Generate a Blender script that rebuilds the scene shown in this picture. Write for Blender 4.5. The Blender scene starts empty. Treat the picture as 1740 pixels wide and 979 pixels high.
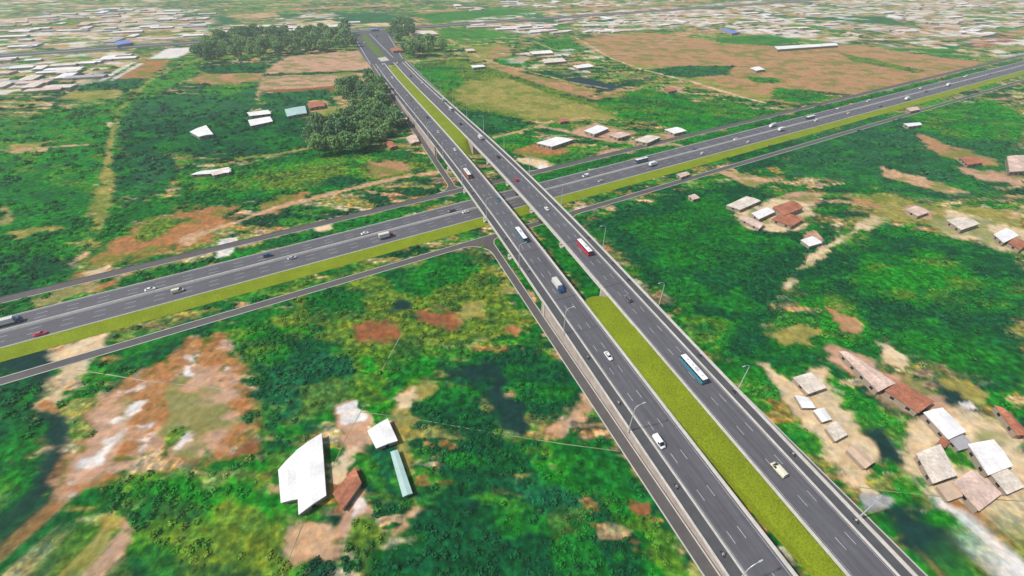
import bpy, bmesh, math, random
import numpy as np
from mathutils import Vector, Matrix

# ------------------------------------------------------------------ camera, sky, sun, exposure
scene = bpy.context.scene
COL = scene.collection
rnd = random.Random(7)
CH = 138.0                                   # camera height in metres
FPX, PITCH, ROLL = 736.87, math.radians(38.344), math.radians(0.113)
cam_data = bpy.data.cameras.new('camera')
cam = bpy.data.objects.new('camera', cam_data)
COL.objects.link(cam)
cam_data.sensor_width = 36.0
cam_data.lens = 36.0 * FPX / 1740.0
cam_data.clip_start = 1.0
cam_data.clip_end = 20000.0
cam.matrix_world = (Matrix.Translation((0, 0, CH)) @ Matrix.Rotation(math.pi / 2 - PITCH, 4, 'X')
                    @ Matrix.Rotation(ROLL, 4, 'Z'))
scene.camera = cam

SUN_EL, SUN_AZ = math.radians(50), math.radians(255)     # azimuth clockwise from +Y, where the sun stands
world = bpy.data.worlds.new('World')
scene.world = world
world.use_nodes = True
wn = world.node_tree
wn.nodes.clear()
sky = wn.nodes.new('ShaderNodeTexSky')
sky.sky_type = 'NISHITA'
sky.sun_disc = False
sky.sun_elevation = SUN_EL
sky.sun_rotation = SUN_AZ
sky.air_density = 1.2
sky.dust_density = 2.0
bg = wn.nodes.new('ShaderNodeBackground')
bg.inputs['Strength'].default_value = 0.105
wo = wn.nodes.new('ShaderNodeOutputWorld')
wn.links.new(sky.outputs[0], bg.inputs[0])
wn.links.new(bg.outputs[0], wo.inputs[0])

sun_data = bpy.data.lights.new('sun', 'SUN')
sun_data.energy = 3.9
sun_data.angle = math.radians(1.5)
sun_data.color = (1.0, 0.955, 0.89)
sun = bpy.data.objects.new('sun', sun_data)
COL.objects.link(sun)
sdir = Vector((math.sin(SUN_AZ) * math.cos(SUN_EL), math.cos(SUN_AZ) * math.cos(SUN_EL), math.sin(SUN_EL)))
sun.rotation_euler = sdir.to_track_quat('Z', 'Y').to_euler()

scene.view_settings.view_transform = 'Standard'
scene.view_settings.look = 'None'
scene.view_settings.exposure = 0.25
scene.view_settings.gamma = 1.0
scene.cycles.volume_bounces = 1
scene.cycles.max_bounces = 6

# ------------------------------------------------------------------ coordinates
def at(px, py, z=0.0):
    """ground point seen at a photo pixel (1740 wide), used once to survey the place"""
    c, s = math.cos(PITCH), math.sin(PITCH)
    fw = Vector((0, c, -s)); up = Vector((0, s, c)); rt = Vector((1, 0, 0))
    cr, sr = math.cos(ROLL), math.sin(ROLL)
    r2 = rt * cr + up * sr; u2 = up * cr - rt * sr
    d = fw * FPX + r2 * (px - 870) + u2 * (489.5 - py)
    t = (z - CH) / d.z
    return Vector((d.x * t, d.y * t, z))

A1, A2 = 1.05050252, -0.38240009
D1 = Vector((math.sin(A1), math.cos(A1), 0)); N1 = Vector((math.cos(A1), -math.sin(A1), 0))
D2 = Vector((math.sin(A2), math.cos(A2), 0)); N2 = Vector((math.cos(A2), -math.sin(A2), 0))
CEN = 95.56
def F(s, u, z=0.0):                           # flyover frame: station, offset from the median centre
    return D2 * s + N2 * (CEN + u) + Vector((0, 0, z))
def G(t, w, z=0.0):                           # cross highway frame
    return D1 * t + N1 * w + Vector((0, 0, z))
def toF(P): return P.dot(D2), P.dot(N2) - CEN
def toG(P): return P.dot(D1), P.dot(N1)

_zk = [(-120, 0.2), (-80, .35), (0, 2.0), (60, 4.3), (124, 6.9), (180, 9.0), (221, 9.8), (262, 10.1), (304, 9.8), (359, 8.8),
       (442, 6.2), (540, 3.0), (621, 1.1), (720, .28), (800, .2)]
_zs = np.arange(-150, 820, 5.0)
_zz = np.interp(_zs, [a for a, b in _zk], [b for a, b in _zk])
_zz = np.convolve(np.pad(_zz, 5, 'edge'), np.ones(11) / 11, 'valid')
def zd(s): return float(np.interp(s, _zs, _zz))

# ------------------------------------------------------------------ materials
def lin(c):
    return tuple(((v / 255.0) / 12.92 if v / 255.0 <= 0.04045 else ((v / 255.0 + 0.055) / 1.055) ** 2.4) for v in c)
_M = {}
def mat(name, rgb, rough=0.8, metal=0.0, var=0.0, scale=1.0, spec=0.3, bump=0.0, detail=4, coat=0.0, var2=0.0, scale2=0.1):
    """procedural material: base colour broken up by one or two octaves of noise in object space"""
    if name in _M: return _M[name]
    m = bpy.data.materials.new(name); m.use_nodes = True
    nt = m.node_tree; b = nt.nodes['Principled BSDF']
    b.inputs['Roughness'].default_value = rough
    b.inputs['Metallic'].default_value = metal
    b.inputs['Specular IOR Level'].default_value = spec
    b.inputs['Coat Weight'].default_value = coat
    col = (*rgb, 1)
    tc = nt.nodes.new('ShaderNodeTexCoord')
    src = None
    def layer(prev, sc, amp):
        n = nt.nodes.new('ShaderNodeTexNoise'); n.inputs['Scale'].default_value = sc; n.inputs['Detail'].default_value = detail
        nt.links.new(tc.outputs['Object'], n.inputs['Vector'])
        mr = nt.nodes.new('ShaderNodeMapRange')
        mr.inputs[1].default_value = 0.3; mr.inputs[2].default_value = 0.7
        mr.inputs[3].default_value = 1 - amp; mr.inputs[4].default_value = 1 + amp
        nt.links.new(n.outputs[0], mr.inputs[0])
        vm = nt.nodes.new('ShaderNodeVectorMath'); vm.operation = 'SCALE'
        if prev is None: vm.inputs[0].default_value = rgb
        else: nt.links.new(prev, vm.inputs[0])
        nt.links.new(mr.outputs[0], vm.inputs['Scale'])
        return vm.outputs[0], n
    n = None
    if var > 0: src, n = layer(None, scale, var)
    if var2 > 0: src, _ = layer(src, scale2, var2)
    if src is not None: nt.links.new(src, b.inputs['Base Color'])
    else: b.inputs['Base Color'].default_value = col
    if bump > 0 and n is not None:
        bp = nt.nodes.new('ShaderNodeBump'); bp.inputs['Strength'].default_value = bump; bp.inputs['Distance'].default_value = 0.3
        nt.links.new(n.outputs[0], bp.inputs['Height']); nt.links.new(bp.outputs[0], b.inputs['Normal'])
    _M[name] = m
    return m

ASPH = mat('asphalt', (0.078, 0.077, 0.082), 0.85, var=.10, scale=.35, var2=.08, scale2=.03)
ASPH2 = mat('service_asphalt', (0.088, 0.080, 0.077), 0.85, var=.10, scale=.3, var2=.10, scale2=.04)
ASPHL = mat('side_lane_asphalt', (0.070, 0.070, 0.074), 0.85, var=.12, scale=.4)
PAINT = mat('road_paint', (0.42, 0.42, 0.43), 0.6, var=.25, scale=1.2)
CONC = mat('concrete', (0.43, 0.41, 0.375), 0.85, var=.12, scale=.6, var2=.08, scale2=.08)
CONCL = mat('kerb_concrete', (0.42, 0.405, 0.37), 0.85, var=.10, scale=.5)
CONCD = mat('girder_concrete', (0.40, 0.38, 0.33), 0.85, var=.12, scale=.5)
STEEL = mat('galvanised_steel', (0.55, 0.56, 0.57), 0.5, metal=.3, var=.06, scale=2)
RUBBER = mat('rubber', (0.02, 0.02, 0.02), 0.8, var=.1, scale=5)
GLASS = mat('dark_glass', (0.012, 0.016, 0.02), 0.12, var=.1, scale=3, spec=.6)
LAMP = mat('headlight_lens', (0.75, 0.75, 0.72), 0.2, var=.05, scale=5)
TAIL = mat('tail_light_lens', (0.45, 0.02, 0.02), 0.3, var=.05, scale=5)
CHROME = mat('wheel_rim_metal', (0.45, 0.45, 0.46), 0.35, metal=.6, var=.05, scale=6)

def road_mat(name, rgb, ang):
    m = mat(name, rgb, .85, var=.07, scale=.5, var2=.08, scale2=.05)
    nt = m.node_tree; b = nt.nodes['Principled BSDF']; src = b.inputs['Base Color'].links[0].from_socket
    tc = nt.nodes.new('ShaderNodeTexCoord'); mp = nt.nodes.new('ShaderNodeMapping'); mp.inputs['Rotation'].default_value = (0, 0, ang); mp.inputs['Scale'].default_value = (.85, .012, 1)
    mr_ = nt.nodes.new('ShaderNodeVectorRotate'); mr_.rotation_type = 'Z_AXIS'; mr_.inputs['Angle'].default_value = ang
    sc_ = nt.nodes.new('ShaderNodeVectorMath'); sc_.operation = 'MULTIPLY'; sc_.inputs[1].default_value = (.85, .012, 1)
    nt.nodes.remove(mp)
    nt.links.new(tc.outputs['Object'], mr_.inputs['Vector']); nt.links.new(mr_.outputs[0], sc_.inputs[0])
    n = nt.nodes.new('ShaderNodeTexNoise'); n.inputs['Scale'].default_value = 1; n.inputs['Detail'].default_value = 3; nt.links.new(sc_.outputs[0], n.inputs['Vector'])
    q = nt.nodes.new('ShaderNodeMapRange'); q.inputs[1].default_value = .35; q.inputs[2].default_value = .65; q.inputs[3].default_value = .86; q.inputs[4].default_value = 1.12
    nt.links.new(n.outputs[0], q.inputs[0])
    v = nt.nodes.new('ShaderNodeVectorMath'); v.operation = 'SCALE'; nt.links.new(src, v.inputs[0]); nt.links.new(q.outputs[0], v.inputs['Scale'])
    nt.links.new(v.outputs[0], b.inputs['Base Color'])
    return m
ASPHF = road_mat('flyover_asphalt', (.094, .091, .101), A2)
ASPHC = road_mat('highway_asphalt', (.096, .093, .103), A1)
def wall_material():
    m = bpy.data.materials.new('precast_wall_panels'); m.use_nodes = True; nt = m.node_tree
    b = nt.nodes['Principled BSDF']; b.inputs['Roughness'].default_value = .9
    tc = nt.nodes.new('ShaderNodeTexCoord')
    br = nt.nodes.new('ShaderNodeTexBrick')
    br.inputs['Color1'].default_value = (.31, .255, .22, 1); br.inputs['Color2'].default_value = (.36, .30, .265, 1)
    br.inputs['Mortar'].default_value = (.21, .18, .16, 1)
    br.inputs['Scale'].default_value = 1; br.inputs['Brick Width'].default_value = 2.0; br.inputs['Row Height'].default_value = 1.5
    br.inputs['Mortar Size'].default_value = .03
    nt.links.new(tc.outputs['UV'], br.inputs['Vector'])
    n = nt.nodes.new('ShaderNodeTexNoise'); n.inputs['Scale'].default_value = .25
    nt.links.new(tc.outputs['Object'], n.inputs['Vector'])
    mx = nt.nodes.new('ShaderNodeMixRGB'); mx.blend_type = 'MULTIPLY'; mx.inputs[0].default_value = .5
    nt.links.new(br.outputs[0], mx.inputs[1]); nt.links.new(n.outputs[0], mx.inputs[2])
    ad = nt.nodes.new('ShaderNodeMixRGB'); ad.blend_type = 'MULTIPLY'; ad.inputs[0].default_value = 1; ad.inputs[2].default_value = (1.35, 1.35, 1.35, 1)
    nt.links.new(mx.outputs[0], ad.inputs[1]); nt.links.new(ad.outputs[0], b.inputs['Base Color'])
    return m
WALLM = wall_material()

def verge_material():
    m = bpy.data.materials.new('verge_grass'); m.use_nodes = True; nt = m.node_tree
    b = nt.nodes['Principled BSDF']; b.inputs['Roughness'].default_value = .95; b.inputs['Specular IOR Level'].default_value = .1
    tc = nt.nodes.new('ShaderNodeTexCoord')
    n = nt.nodes.new('ShaderNodeTexNoise'); n.inputs['Scale'].default_value = 1.6; n.inputs['Detail'].default_value = 5; n.inputs['Roughness'].default_value = .7
    n2 = nt.nodes.new('ShaderNodeTexNoise'); n2.inputs['Scale'].default_value = .12; n2.inputs['Detail'].default_value = 3
    for q in (n, n2): nt.links.new(tc.outputs['Object'], q.inputs['Vector'])
    cr = nt.nodes.new('ShaderNodeValToRGB')
    cr.color_ramp.elements[0].position = .30; cr.color_ramp.elements[0].color = (.085, .125, .008, 1)
    cr.color_ramp.elements[1].position = .66; cr.color_ramp.elements[1].color = (.235, .275, .010, 1)
    e = cr.color_ramp.elements.new(.48); e.color = (.155, .205, .008, 1)
    nt.links.new(n.outputs[0], cr.inputs[0])
    mr = nt.nodes.new('ShaderNodeMapRange'); mr.inputs[1].default_value = .3; mr.inputs[2].default_value = .7; mr.inputs[3].default_value = .88; mr.inputs[4].default_value = 1.12
    nt.links.new(n2.outputs[0], mr.inputs[0])
    vm = nt.nodes.new('ShaderNodeVectorMath'); vm.operation = 'SCALE'
    nt.links.new(cr.outputs[0], vm.inputs[0]); nt.links.new(mr.outputs[0], vm.inputs['Scale'])
    n3 = nt.nodes.new('ShaderNodeTexNoise'); n3.inputs['Scale'].default_value = .35; n3.inputs['Detail'].default_value = 6; n3.inputs['Roughness'].default_value = .75
    nt.links.new(tc.outputs['Object'], n3.inputs['Vector'])
    w = nt.nodes.new('ShaderNodeMapRange'); w.inputs[1].default_value = .61; w.inputs[2].default_value = .70; w.inputs[3].default_value = 0; w.inputs[4].default_value = .7
    nt.links.new(n3.outputs[0], w.inputs[0])
    mw = nt.nodes.new('ShaderNodeMixRGB'); nt.links.new(w.outputs[0], mw.inputs[0]); nt.links.new(vm.outputs[0], mw.inputs[1]); mw.inputs[2].default_value = (.22, .16, .05, 1)
    nt.links.new(mw.outputs[0], b.inputs['Base Color'])
    bp = nt.nodes.new('ShaderNodeBump'); bp.inputs['Strength'].default_value = .35; bp.inputs['Distance'].default_value = .3
    nt.links.new(n.outputs[0], bp.inputs['Height']); nt.links.new(bp.outputs[0], b.inputs['Normal'])
    return m
VERGE = verge_material()

# ------------------------------------------------------------------ object helpers
def link(name, me, parent=None, label=None, cat=None, group=None, kind=None, loc=None):
    o = bpy.data.objects.new(name, me); COL.objects.link(o)
    if parent is not None: o.parent = parent
    if loc is not None: o.location = loc
    if label: o['label'] = label
    if cat: o['category'] = cat
    if group: o['group'] = group
    if kind: o['kind'] = kind
    return o
def thing(name, label, cat, loc=(0, 0, 0), rot=(0, 0, 0), group=None):
    o = link(name, None, None, label, cat, group); o.location = loc; o.rotation_euler = rot
    o.empty_display_size = 0.5
    return o
def mesh(name, verts, faces, m, smooth=False):
    me = bpy.data.meshes.new(name)
    me.from_pydata([tuple(v) for v in verts], [], faces)
    me.materials.append(m)
    me.validate(); me.update()
    if smooth:
        for p in me.polygons: p.use_smooth = True
    return me
class MB:
    """collects simple solids into one mesh"""
    def __init__(s): s.v = []; s.f = []
    def add(s, vs, fs):
        b = len(s.v); s.v += [Vector(v) for v in vs]; s.f += [tuple(b + i for i in f) for f in fs]; return s
    def box(s, x0, x1, y0, y1, z0, z1):
        return s.add([(x0, y0, z0), (x1, y0, z0), (x1, y1, z0), (x0, y1, z0), (x0, y0, z1), (x1, y0, z1), (x1, y1, z1), (x0, y1, z1)],
                     [(3, 2, 1, 0), (4, 5, 6, 7), (0, 1, 5, 4), (1, 2, 6, 5), (2, 3, 7, 6), (3, 0, 4, 7)])
    def loft(s, rings, cap=True):
        b = len(s.v); n = len(rings[0])
        for r in rings: s.v += [Vector(q) for q in r]
        for k in range(len(rings) - 1):
            for i in range(n):
                j = (i + 1) % n
                s.f.append((b + k * n + i, b + k * n + j, b + (k + 1) * n + j, b + (k + 1) * n + i))
        if cap:
            s.f.append(tuple(b + i for i in reversed(range(n)))); s.f.append(tuple(b + (len(rings) - 1) * n + i for i in range(n)))
        return s
    def tube(s, pts, radii, n=8):
        rings = []
        pts = [Vector(p) for p in pts]
        for k, p in enumerate(pts):
            a = pts[max(k - 1, 0)]; c = pts[min(k + 1, len(pts) - 1)]
            t = (c - a).normalized(); ref = Vector((0, 0, 1)) if abs(t.z) < .9 else Vector((0, 1, 0))
            x = t.cross(ref).normalized(); y = t.cross(x)
            r = radii[k] if isinstance(radii, (list, tuple)) else radii
            rings.append([p + (x * math.cos(2 * math.pi * i / n) + y * math.sin(2 * math.pi * i / n)) * r for i in range(n)])
        return s.loft(rings)
    def make(s, name, m, smooth=False, bevel=0.0):
        me = mesh(name, s.v, s.f, m, smooth)
        bm = bmesh.new(); bm.from_mesh(me)
        bmesh.ops.recalc_face_normals(bm, faces=bm.faces)
        if bevel > 0:
            bmesh.ops.bevel(bm, geom=[e for e in bm.edges if len(e.link_faces) == 2 and e.calc_face_angle(0) > .6], offset=bevel, segments=2, affect='EDGES', clamp_overlap=True)
        bm.to_mesh(me); bm.free(); me.update()
        return me

def strip(name, A, s0, s1, step, u0, u1, zf, m, dz=0.0):
    """flat ribbon between two offsets along one of the frames"""
    n = max(1, int(math.ceil((s1 - s0) / step)))
    vs, fs = [], []
    for k in range(n + 1):
        s = s0 + (s1 - s0) * k / n
        a = u0(s) if callable(u0) else u0; b = u1(s) if callable(u1) else u1
        z = zf(s) if callable(zf) else zf
        vs += [A(s, a, z + dz), A(s, b, z + dz)]
    fs = [(2 * k, 2 * k + 1, 2 * k + 3, 2 * k + 2) for k in range(n)]
    me = mesh(name, vs, fs, m)
    if me.polygons[0].normal.z < 0: me.flip_normals()
    return me
def profile(name, A, s0, s1, step, prof, zf, m, uv=False):
    """sweep a closed (offset, height) profile along a frame"""
    n = max(1, int(math.ceil((s1 - s0) / step)))
    mb = MB(); rings = []
    for k in range(n + 1):
        s = s0 + (s1 - s0) * k / n; z = zf(s) if callable(zf) else zf
        rings.append([A(s, u, z + h) for u, h in prof])
    mb.loft(rings)
    return mb.make(name, m)

# ------------------------------------------------------------------ ground sheet
# survey of the ground cover: what grows or lies where, outlined on the ground
C = {k: np.array(lin(v)) for k, v in {
    'DG': (12, 82, 44), 'MG': (20, 106, 34), 'BG': (28, 128, 28), 'LG': (62, 138, 34), 'OG': (98, 128, 40), 'DK': (24, 60, 54),
    'TN': (204, 164, 126), 'PK': (198, 158, 128), 'OR': (176, 124, 76), 'RB': (152, 98, 62), 'WH': (232, 224, 216), 'CR': (222, 196, 156),
    'BR': (182, 140, 98), 'OL': (158, 150, 78), 'GY': (170, 165, 160), 'TE': (22, 102, 62), 'DB': (38, 68, 74), 'SP': (36, 98, 58)}.items()}
ALB = 1.0 / 1.42
PATCH = [
 # (colour, feather px-independent metres, warp metres, polygon in survey pixels)
 ('BG', 18, 10, [(-200,240),(190,172),(300,112),(335,96),(345,118),(250,165),(215,205),(190,260),(175,330),(140,430),(-200,520)]),
 ('LG', 10, 8, [(190,172),(300,112),(335,96),(345,118),(250,165),(218,205),(196,215),(200,190)]),
 ('MG', 12, 8, [(-200,330),(60,300),(150,330),(150,400),(0,470),(-200,520)]),
 ('DG', 8, 6, [(-100,450),(60,430),(135,440),(120,480),(-100,540)]),
 ('SP', 10, 5, [(205,205),(240,166),(445,150),(430,185),(420,225),(345,235),(215,240),(200,232)]),
 ('DG', 10, 5, [(210,215),(430,190),(520,200),(540,250),(420,262),(300,262),(205,262)]),
 ('DG', 6, 4, [(192,265),(300,262),(300,300),(285,330),(190,335)]),
 ('SP', 8, 5, [(225,268),(285,265),(280,318),(228,322)]),
 ('MG', 12, 8, [(290,300),(560,250),(700,255),(740,290),(560,330),(410,350),(230,380),(180,430),(150,440),(170,350),(290,340)]),
 ('LG', 8, 8, [(295,305),(420,290),(560,268),(680,262),(730,280),(600,310),(500,325),(330,325)]),
 ('OG', 8, 6, [(430,300),(560,278),(600,290),(540,312),(450,322)]),
 ('OG', 6, 5, [(610,275),(700,270),(735,290),(660,305),(615,300)]),
 ('BR', 6, 4, [(625,275),(690,272),(700,290),(650,300),(625,298)]),
 ('DG', 6, 5, [(560,300),(620,305),(600,318),(540,322)]),
 ('SP', 10, 5, [(330,150),(445,140),(445,165),(360,170)]),
 ('DG', 6, 5, [(335,112),(450,108),(475,112),(440,126),(345,126)]),
 ('BR', 4, 3, [(318,142),(345,126),(445,124),(443,138),(370,143)]),
 ('LG', 5, 4, [(345,148),(440,140),(400,160),(350,160)]),
 ('OL', 6, 5, [(95,168),(125,156),(207,152),(198,166),(150,172)]),
 ('SP', 6, 4, [(70,155),(95,140),(252,132),(238,150),(90,154)]),
 ('PK', 4, 3, [(462,112),(490,96),(612,86),(634,108),(630,121),(445,127)]),
 ('PK', 4, 3, [(445,129),(634,123),(640,133),(628,141),(500,152),(437,157)]),
 ('RB', 3, 4, [(437,155),(560,146),(650,140),(640,150),(500,158)]),
 ('DG', 3, 3, [(448,126),(632,119),(634,123),(446,130)]),
 ('OL', 3, 3, [(560,124),(610,122),(605,126),(560,128)]),
 ('SP', 8, 5, [(445,160),(560,150),(575,185),(450,190)]),
 ('PK', 3, 4, [(525,172),(556,170),(552,190),(530,190)]),
 ('OL', 6, 5, [(540,185),(580,180),(575,205),(530,210)]),
 ('OR', 3, 3, [(203,133),(238,104),(291,101),(270,120),(248,133)]),
 ('WH', 3, 2, [(253,100),(283,83),(336,80),(300,99)]),
 ('OR', 4, 3, [(40,110),(72,106),(70,114),(50,117)]),
 ('OR', 4, 3, [(62,122),(130,110),(125,124),(60,128)]),
 ('TN', 5, 3, [(375,30),(392,26),(465,20),(476,28),(430,32)]),
 ('SP', 12, 6, [(250,32),(340,24),(400,30),(385,45),(300,44),(255,42)]),
 ('SP', 14, 8, [(470,24),(640,22),(700,30),(690,38),(540,40),(490,32)]),
 ('CR', 8, 5, [(600,42),(640,39),(710,41),(700,44),(640,45)]),
 ('CR', 8, 5, [(475,42),(560,34),(590,44),(560,50),(500,50)]),
 ('CR', 3, 2, [(610,50),(700,44),(720,48),(660,52)]),
 # north strip between frontage road and cross highway
 ('MG', 6, 4, [(0,520),(580,376),(780,330),(900,300),(1160,238),(1740,98),(1740,103),(1160,250),(800,338),(580,396),(0,541)]),
 ('TN', 3, 3, [(55,512),(120,488),(170,478),(200,480),(160,497),(60,524)]),
 ('OR', 3, 3, [(160,484),(205,468),(200,487),(155,500)]),
 ('WH', 1.5, 1.5, [(362,444),(368,422),(376,406),(402,403),(398,420),(390,434)]),
 ('CR', 2, 3, [(530,380),(560,372),(562,392),(540,395)]),
 # orange ground along the track
 ('OR', 10, 9, [(130,478),(150,450),(175,422),(235,382),(300,355),(360,350),(402,352),(398,375),(388,398),(330,412),(270,425),(235,440),(200,458),(160,482)]),
 ('CR', 4, 4, [(145,462),(200,442),(195,455),(165,470)]),
 ('OR', 6, 5, [(440,345),(512,328),(516,340),(480,356),(440,365)]),
 ('OG', 6, 6, [(240,380),(300,360),(320,372),(270,400),(235,410)]),
 ('TN', 4, 4, [(300,410),(350,385),(360,395),(320,415)]),
 ('OL', 5, 5, [(160,330),(185,290),(195,300),(180,370),(165,395)]),
 ('TN', 3, 3, [(0,345),(22,360),(22,378),(0,385)]),
 ('OL', 3, 4, [(20,395),(90,385),(100,390),(40,402)]),
 ('TN', 2, 3, [(120,450),(148,425),(152,432),(100,458)]),
 ('CR', 3, 3, [(182,208),(198,205),(200,214),(186,215)]),
 ('OL', 4, 4, [(20,245),(90,240),(60,252),(15,254)]),
 ('TN', 3, 3, [(10,256),(85,250),(80,256),(15,260)]),
 # south-west ground
 ('MG', 14, 10, [(170,580),(430,520),(560,480),(560,600),(470,720),(400,640),(180,640)]),
 ('BG', 8, 8, [(390,560),(500,530),(560,560),(480,600),(410,640)]),
 ('DK', 7, 6, [(0,612),(80,592),(96,610),(75,660),(72,690),(125,720),(110,790),(80,860),(50,920),(10,1100),(-60,1100),(10,920),(50,840),(75,770),(60,710),(20,660)]),
 ('DG', 8, 6, [(-100,650),(40,640),(60,690),(55,760),(40,830),(0,870),(-100,900)]),
 ('MG', 6, 6, [(0,700),(60,690),(70,760),(30,820),(0,830)]),
 ('CR', 5, 4, [(92,600),(150,572),(178,568),(160,600),(140,632),(128,646),(95,694),(72,694),(80,670),(105,630)]),
 ('OR', 2, 2, [(75,682),(105,690),(95,698),(72,697)]),
 ('DG', 8, 6, [(205,620),(250,590),(370,545),(345,580),(260,620)]),
 ('SITE', 7, 7, [(135,705),(160,670),(230,640),(300,600),(372,560),(392,600),(432,660),(442,705),(438,735),(400,778),(395,792),(330,788),(262,776),(235,800),(212,812),(150,830),(95,862),(110,800),(128,760)]),
 ('PK', 5, 5, [(150,690),(215,670),(230,700),(215,760),(170,810),(130,810),(135,760)]),
 ('PK', 5, 5, [(290,640),(350,630),(392,670),(395,720),(360,770),(300,780),(275,740),(290,690)]),
 ('WH', 2.2, 3, [(222,690),(240,683),(242,697),(225,705)]),
 ('WH', 5, 8, [(180,745),(215,722),(212,735),(190,760),(170,785),(155,790)]),
 ('WH', 2, 3, [(160,715),(200,712),(195,722),(165,725)]),
 ('WH', 2, 3, [(295,745),(315,735),(310,760),(298,762)]),
 ('OG', 3, 3, [(262,770),(295,735),(318,730),(300,750),(282,780)]),
 ('WH', 2.2, 3, [(305,620),(330,612),(325,640),(308,640)]),
 ('RB', 4, 4, [(395,760),(432,745),(440,765),(405,780)]),
 ('BG', 12, 10, [(180,840),(260,800),(400,800),(470,770),(500,860),(500,960),(430,1100),(0,1100),(60,960),(120,890)]),
 ('LG', 8, 8, [(240,850),(330,870),(420,850),(450,930),(370,1050),(240,1000),(220,920)]),
 ('OG', 8, 8, [(330,900),(400,860),(480,890),(470,960),(400,1040),(330,980)]),
 ('OL', 4, 5, [(150,900),(165,868),(208,858),(212,880),(190,930),(170,990),(120,1000),(140,940)]),
 ('PK', 3, 4, [(180,930),(205,890),(225,880),(205,940),(185,1000),(165,1000)]),
 ('DG', 5, 5, [(205,985),(225,960),(255,965),(245,1010),(200,1020)]),
 ('MG', 5, 6, [(215,850),(260,835),(265,880),(225,885)]),
 # centre-left
 ('DG', 10, 8, [(440,600),(510,575),(606,578),(612,640),(585,700),(520,745),(465,760),(440,700)]),
 ('TE', 8, 6, [(455,620),(540,600),(600,610),(590,680),(500,710),(460,700)]),
 ('OG', 12, 10, [(500,480),(650,450),(820,420),(860,480),(905,560),(840,590),(700,600),(640,640),(560,560),(460,555)]),
 ('MG', 8, 8, [(650,460),(780,430),(820,450),(740,500),(680,520)]),
 ('MG', 8, 8, [(520,490),(600,475),(620,520),(560,545),(500,530)]),
 ('DK', 6, 5, [(660,500),(700,500),(705,530),(670,535)]),
 ('RB', 6, 6, [(612,555),(640,542),(680,548),(685,572),(650,582),(615,576)]),
 ('RB', 6, 6, [(690,528),(728,522),(790,538),(780,550),(740,556),(710,540)]),
 ('OL', 6, 6, [(780,512),(815,512),(822,540),(790,545)]),
 ('OL', 6, 6, [(845,475),(872,470),(880,500),(858,500)]),
 ('OR', 5, 5, [(862,560),(890,555),(885,580),(868,580)]),
 ('BG', 8, 8, [(610,600),(700,585),(760,600),(730,640),(690,665),(650,720),(610,700)]),
 ('DG', 9, 6, [(760,620),(880,580),(960,610),(1000,670),(930,720),(880,710),(830,640)]),
 ('DK', 5, 4, [(752,632),(800,614),(838,614),(850,650),(880,690),(905,725),(888,745),(862,735),(835,700),(815,660),(770,655)]),
 ('DG', 8, 6, [(690,690),(750,640),(815,660),(840,720),(800,760),(730,720),(700,740)]),
 ('OL', 4, 4, [(740,650),(722,652),(700,662),(682,672),(672,700),(686,712),(702,680),(745,660)]),
 ('CR', 2.5, 3, [(678,668),(700,664),(698,690),(678,695)]),
 ('OL', 5, 5, [(672,700),(690,715),(694,760),(712,800),(722,850),(715,890),(680,910),(655,920),(690,870),(690,830),(680,780),(668,740)]),
 ('TN', 3, 3, [(700,850),(715,862),(712,885),(660,918),(670,900)]),
 ('PK', 3, 4, [(575,700),(590,690),(620,700),(625,750),(600,760),(585,740)]),
 ('WH', 2, 3, [(580,700),(605,690),(615,705),(590,715)]),
 ('DG', 4, 4, [(640,762),(665,760),(672,800),(680,850),(690,880),(660,880),(650,830)]),
 ('TE', 4, 4, [(640,760),(660,762),(672,830),(655,840)]),
 ('RB', 3, 4, [(560,845),(580,815),(606,790),(615,800),(612,830),(590,855),(575,880)]),
 ('PK', 3, 4, [(585,865),(600,840),(622,830),(620,870),(590,900),(575,950),(555,950),(540,930),(570,890)]),
 ('WH', 1.5, 2, [(595,860),(605,845),(620,842),(620,858),(602,872)]),
 ('TN', 4, 4, [(500,890),(530,880),(575,880),(560,930),(520,945),(500,930)]),
 ('CR', 2, 3, [(568,790),(588,770),(602,785),(575,815)]),
 ('OG', 6, 6, [(610,900),(660,910),(640,960),(600,990),(590,940)]),
 ('DG', 8, 8, [(640,940),(720,870),(880,850),(1000,880),(1080,960),(1140,1100),(640,1100)]),
 ('DG', 10, 9, [(700,760),(820,740),(900,780),(860,840),(760,860),(715,800)]),
 ('TE', 8, 8, [(880,820),(960,800),(1010,850),(940,880)]),
 ('BG', 8, 8, [(890,770),(960,760),(1010,800),(1000,830),(940,800)]),
 ('BG', 8, 8, [(1070,880),(1120,870),(1170,940),(1190,1000),(1100,1000)]),
 ('MG', 9, 8, [(950,740),(1040,740),(1120,850),(1060,860),(980,800)]),
 ('TN', 2.5, 3, [(916,736),(940,722),(965,706),(985,695),(1000,676),(1006,686),(985,712),(950,728),(925,742)]),
 ('RB', 3, 3, [(1085,862),(1100,858),(1108,870),(1095,878)]),
 # between service road and bridge
 ('MG', 4, 3, [(846,410),(870,400),(1010,600),(960,600)]),
 ('OL', 5, 5, [(940,420),(975,420),(985,460),(960,470)]),
 ('MG', 5, 5, [(900,380),(950,390),(1040,500),(1000,512)]),
 # right of the flyover, south of cross highway
 ('DG', 12, 8, [(980,380),(1240,305),(1330,330),(1420,400),(1440,470),(1330,510),(1290,560),(1190,560),(1080,460)]),
 ('MG', 10, 8, [(1060,380),(1200,340),(1300,400),(1350,420),(1260,470),(1120,450)]),
 ('MG', 14, 9, [(1160,540),(1330,560),(1500,560),(1560,620),(1400,640),(1300,660),(1200,600)]),
 ('DG', 12, 8, [(1330,480),(1500,380),(1740,430),(1740,640),(1600,640),(1480,560)]),
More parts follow.
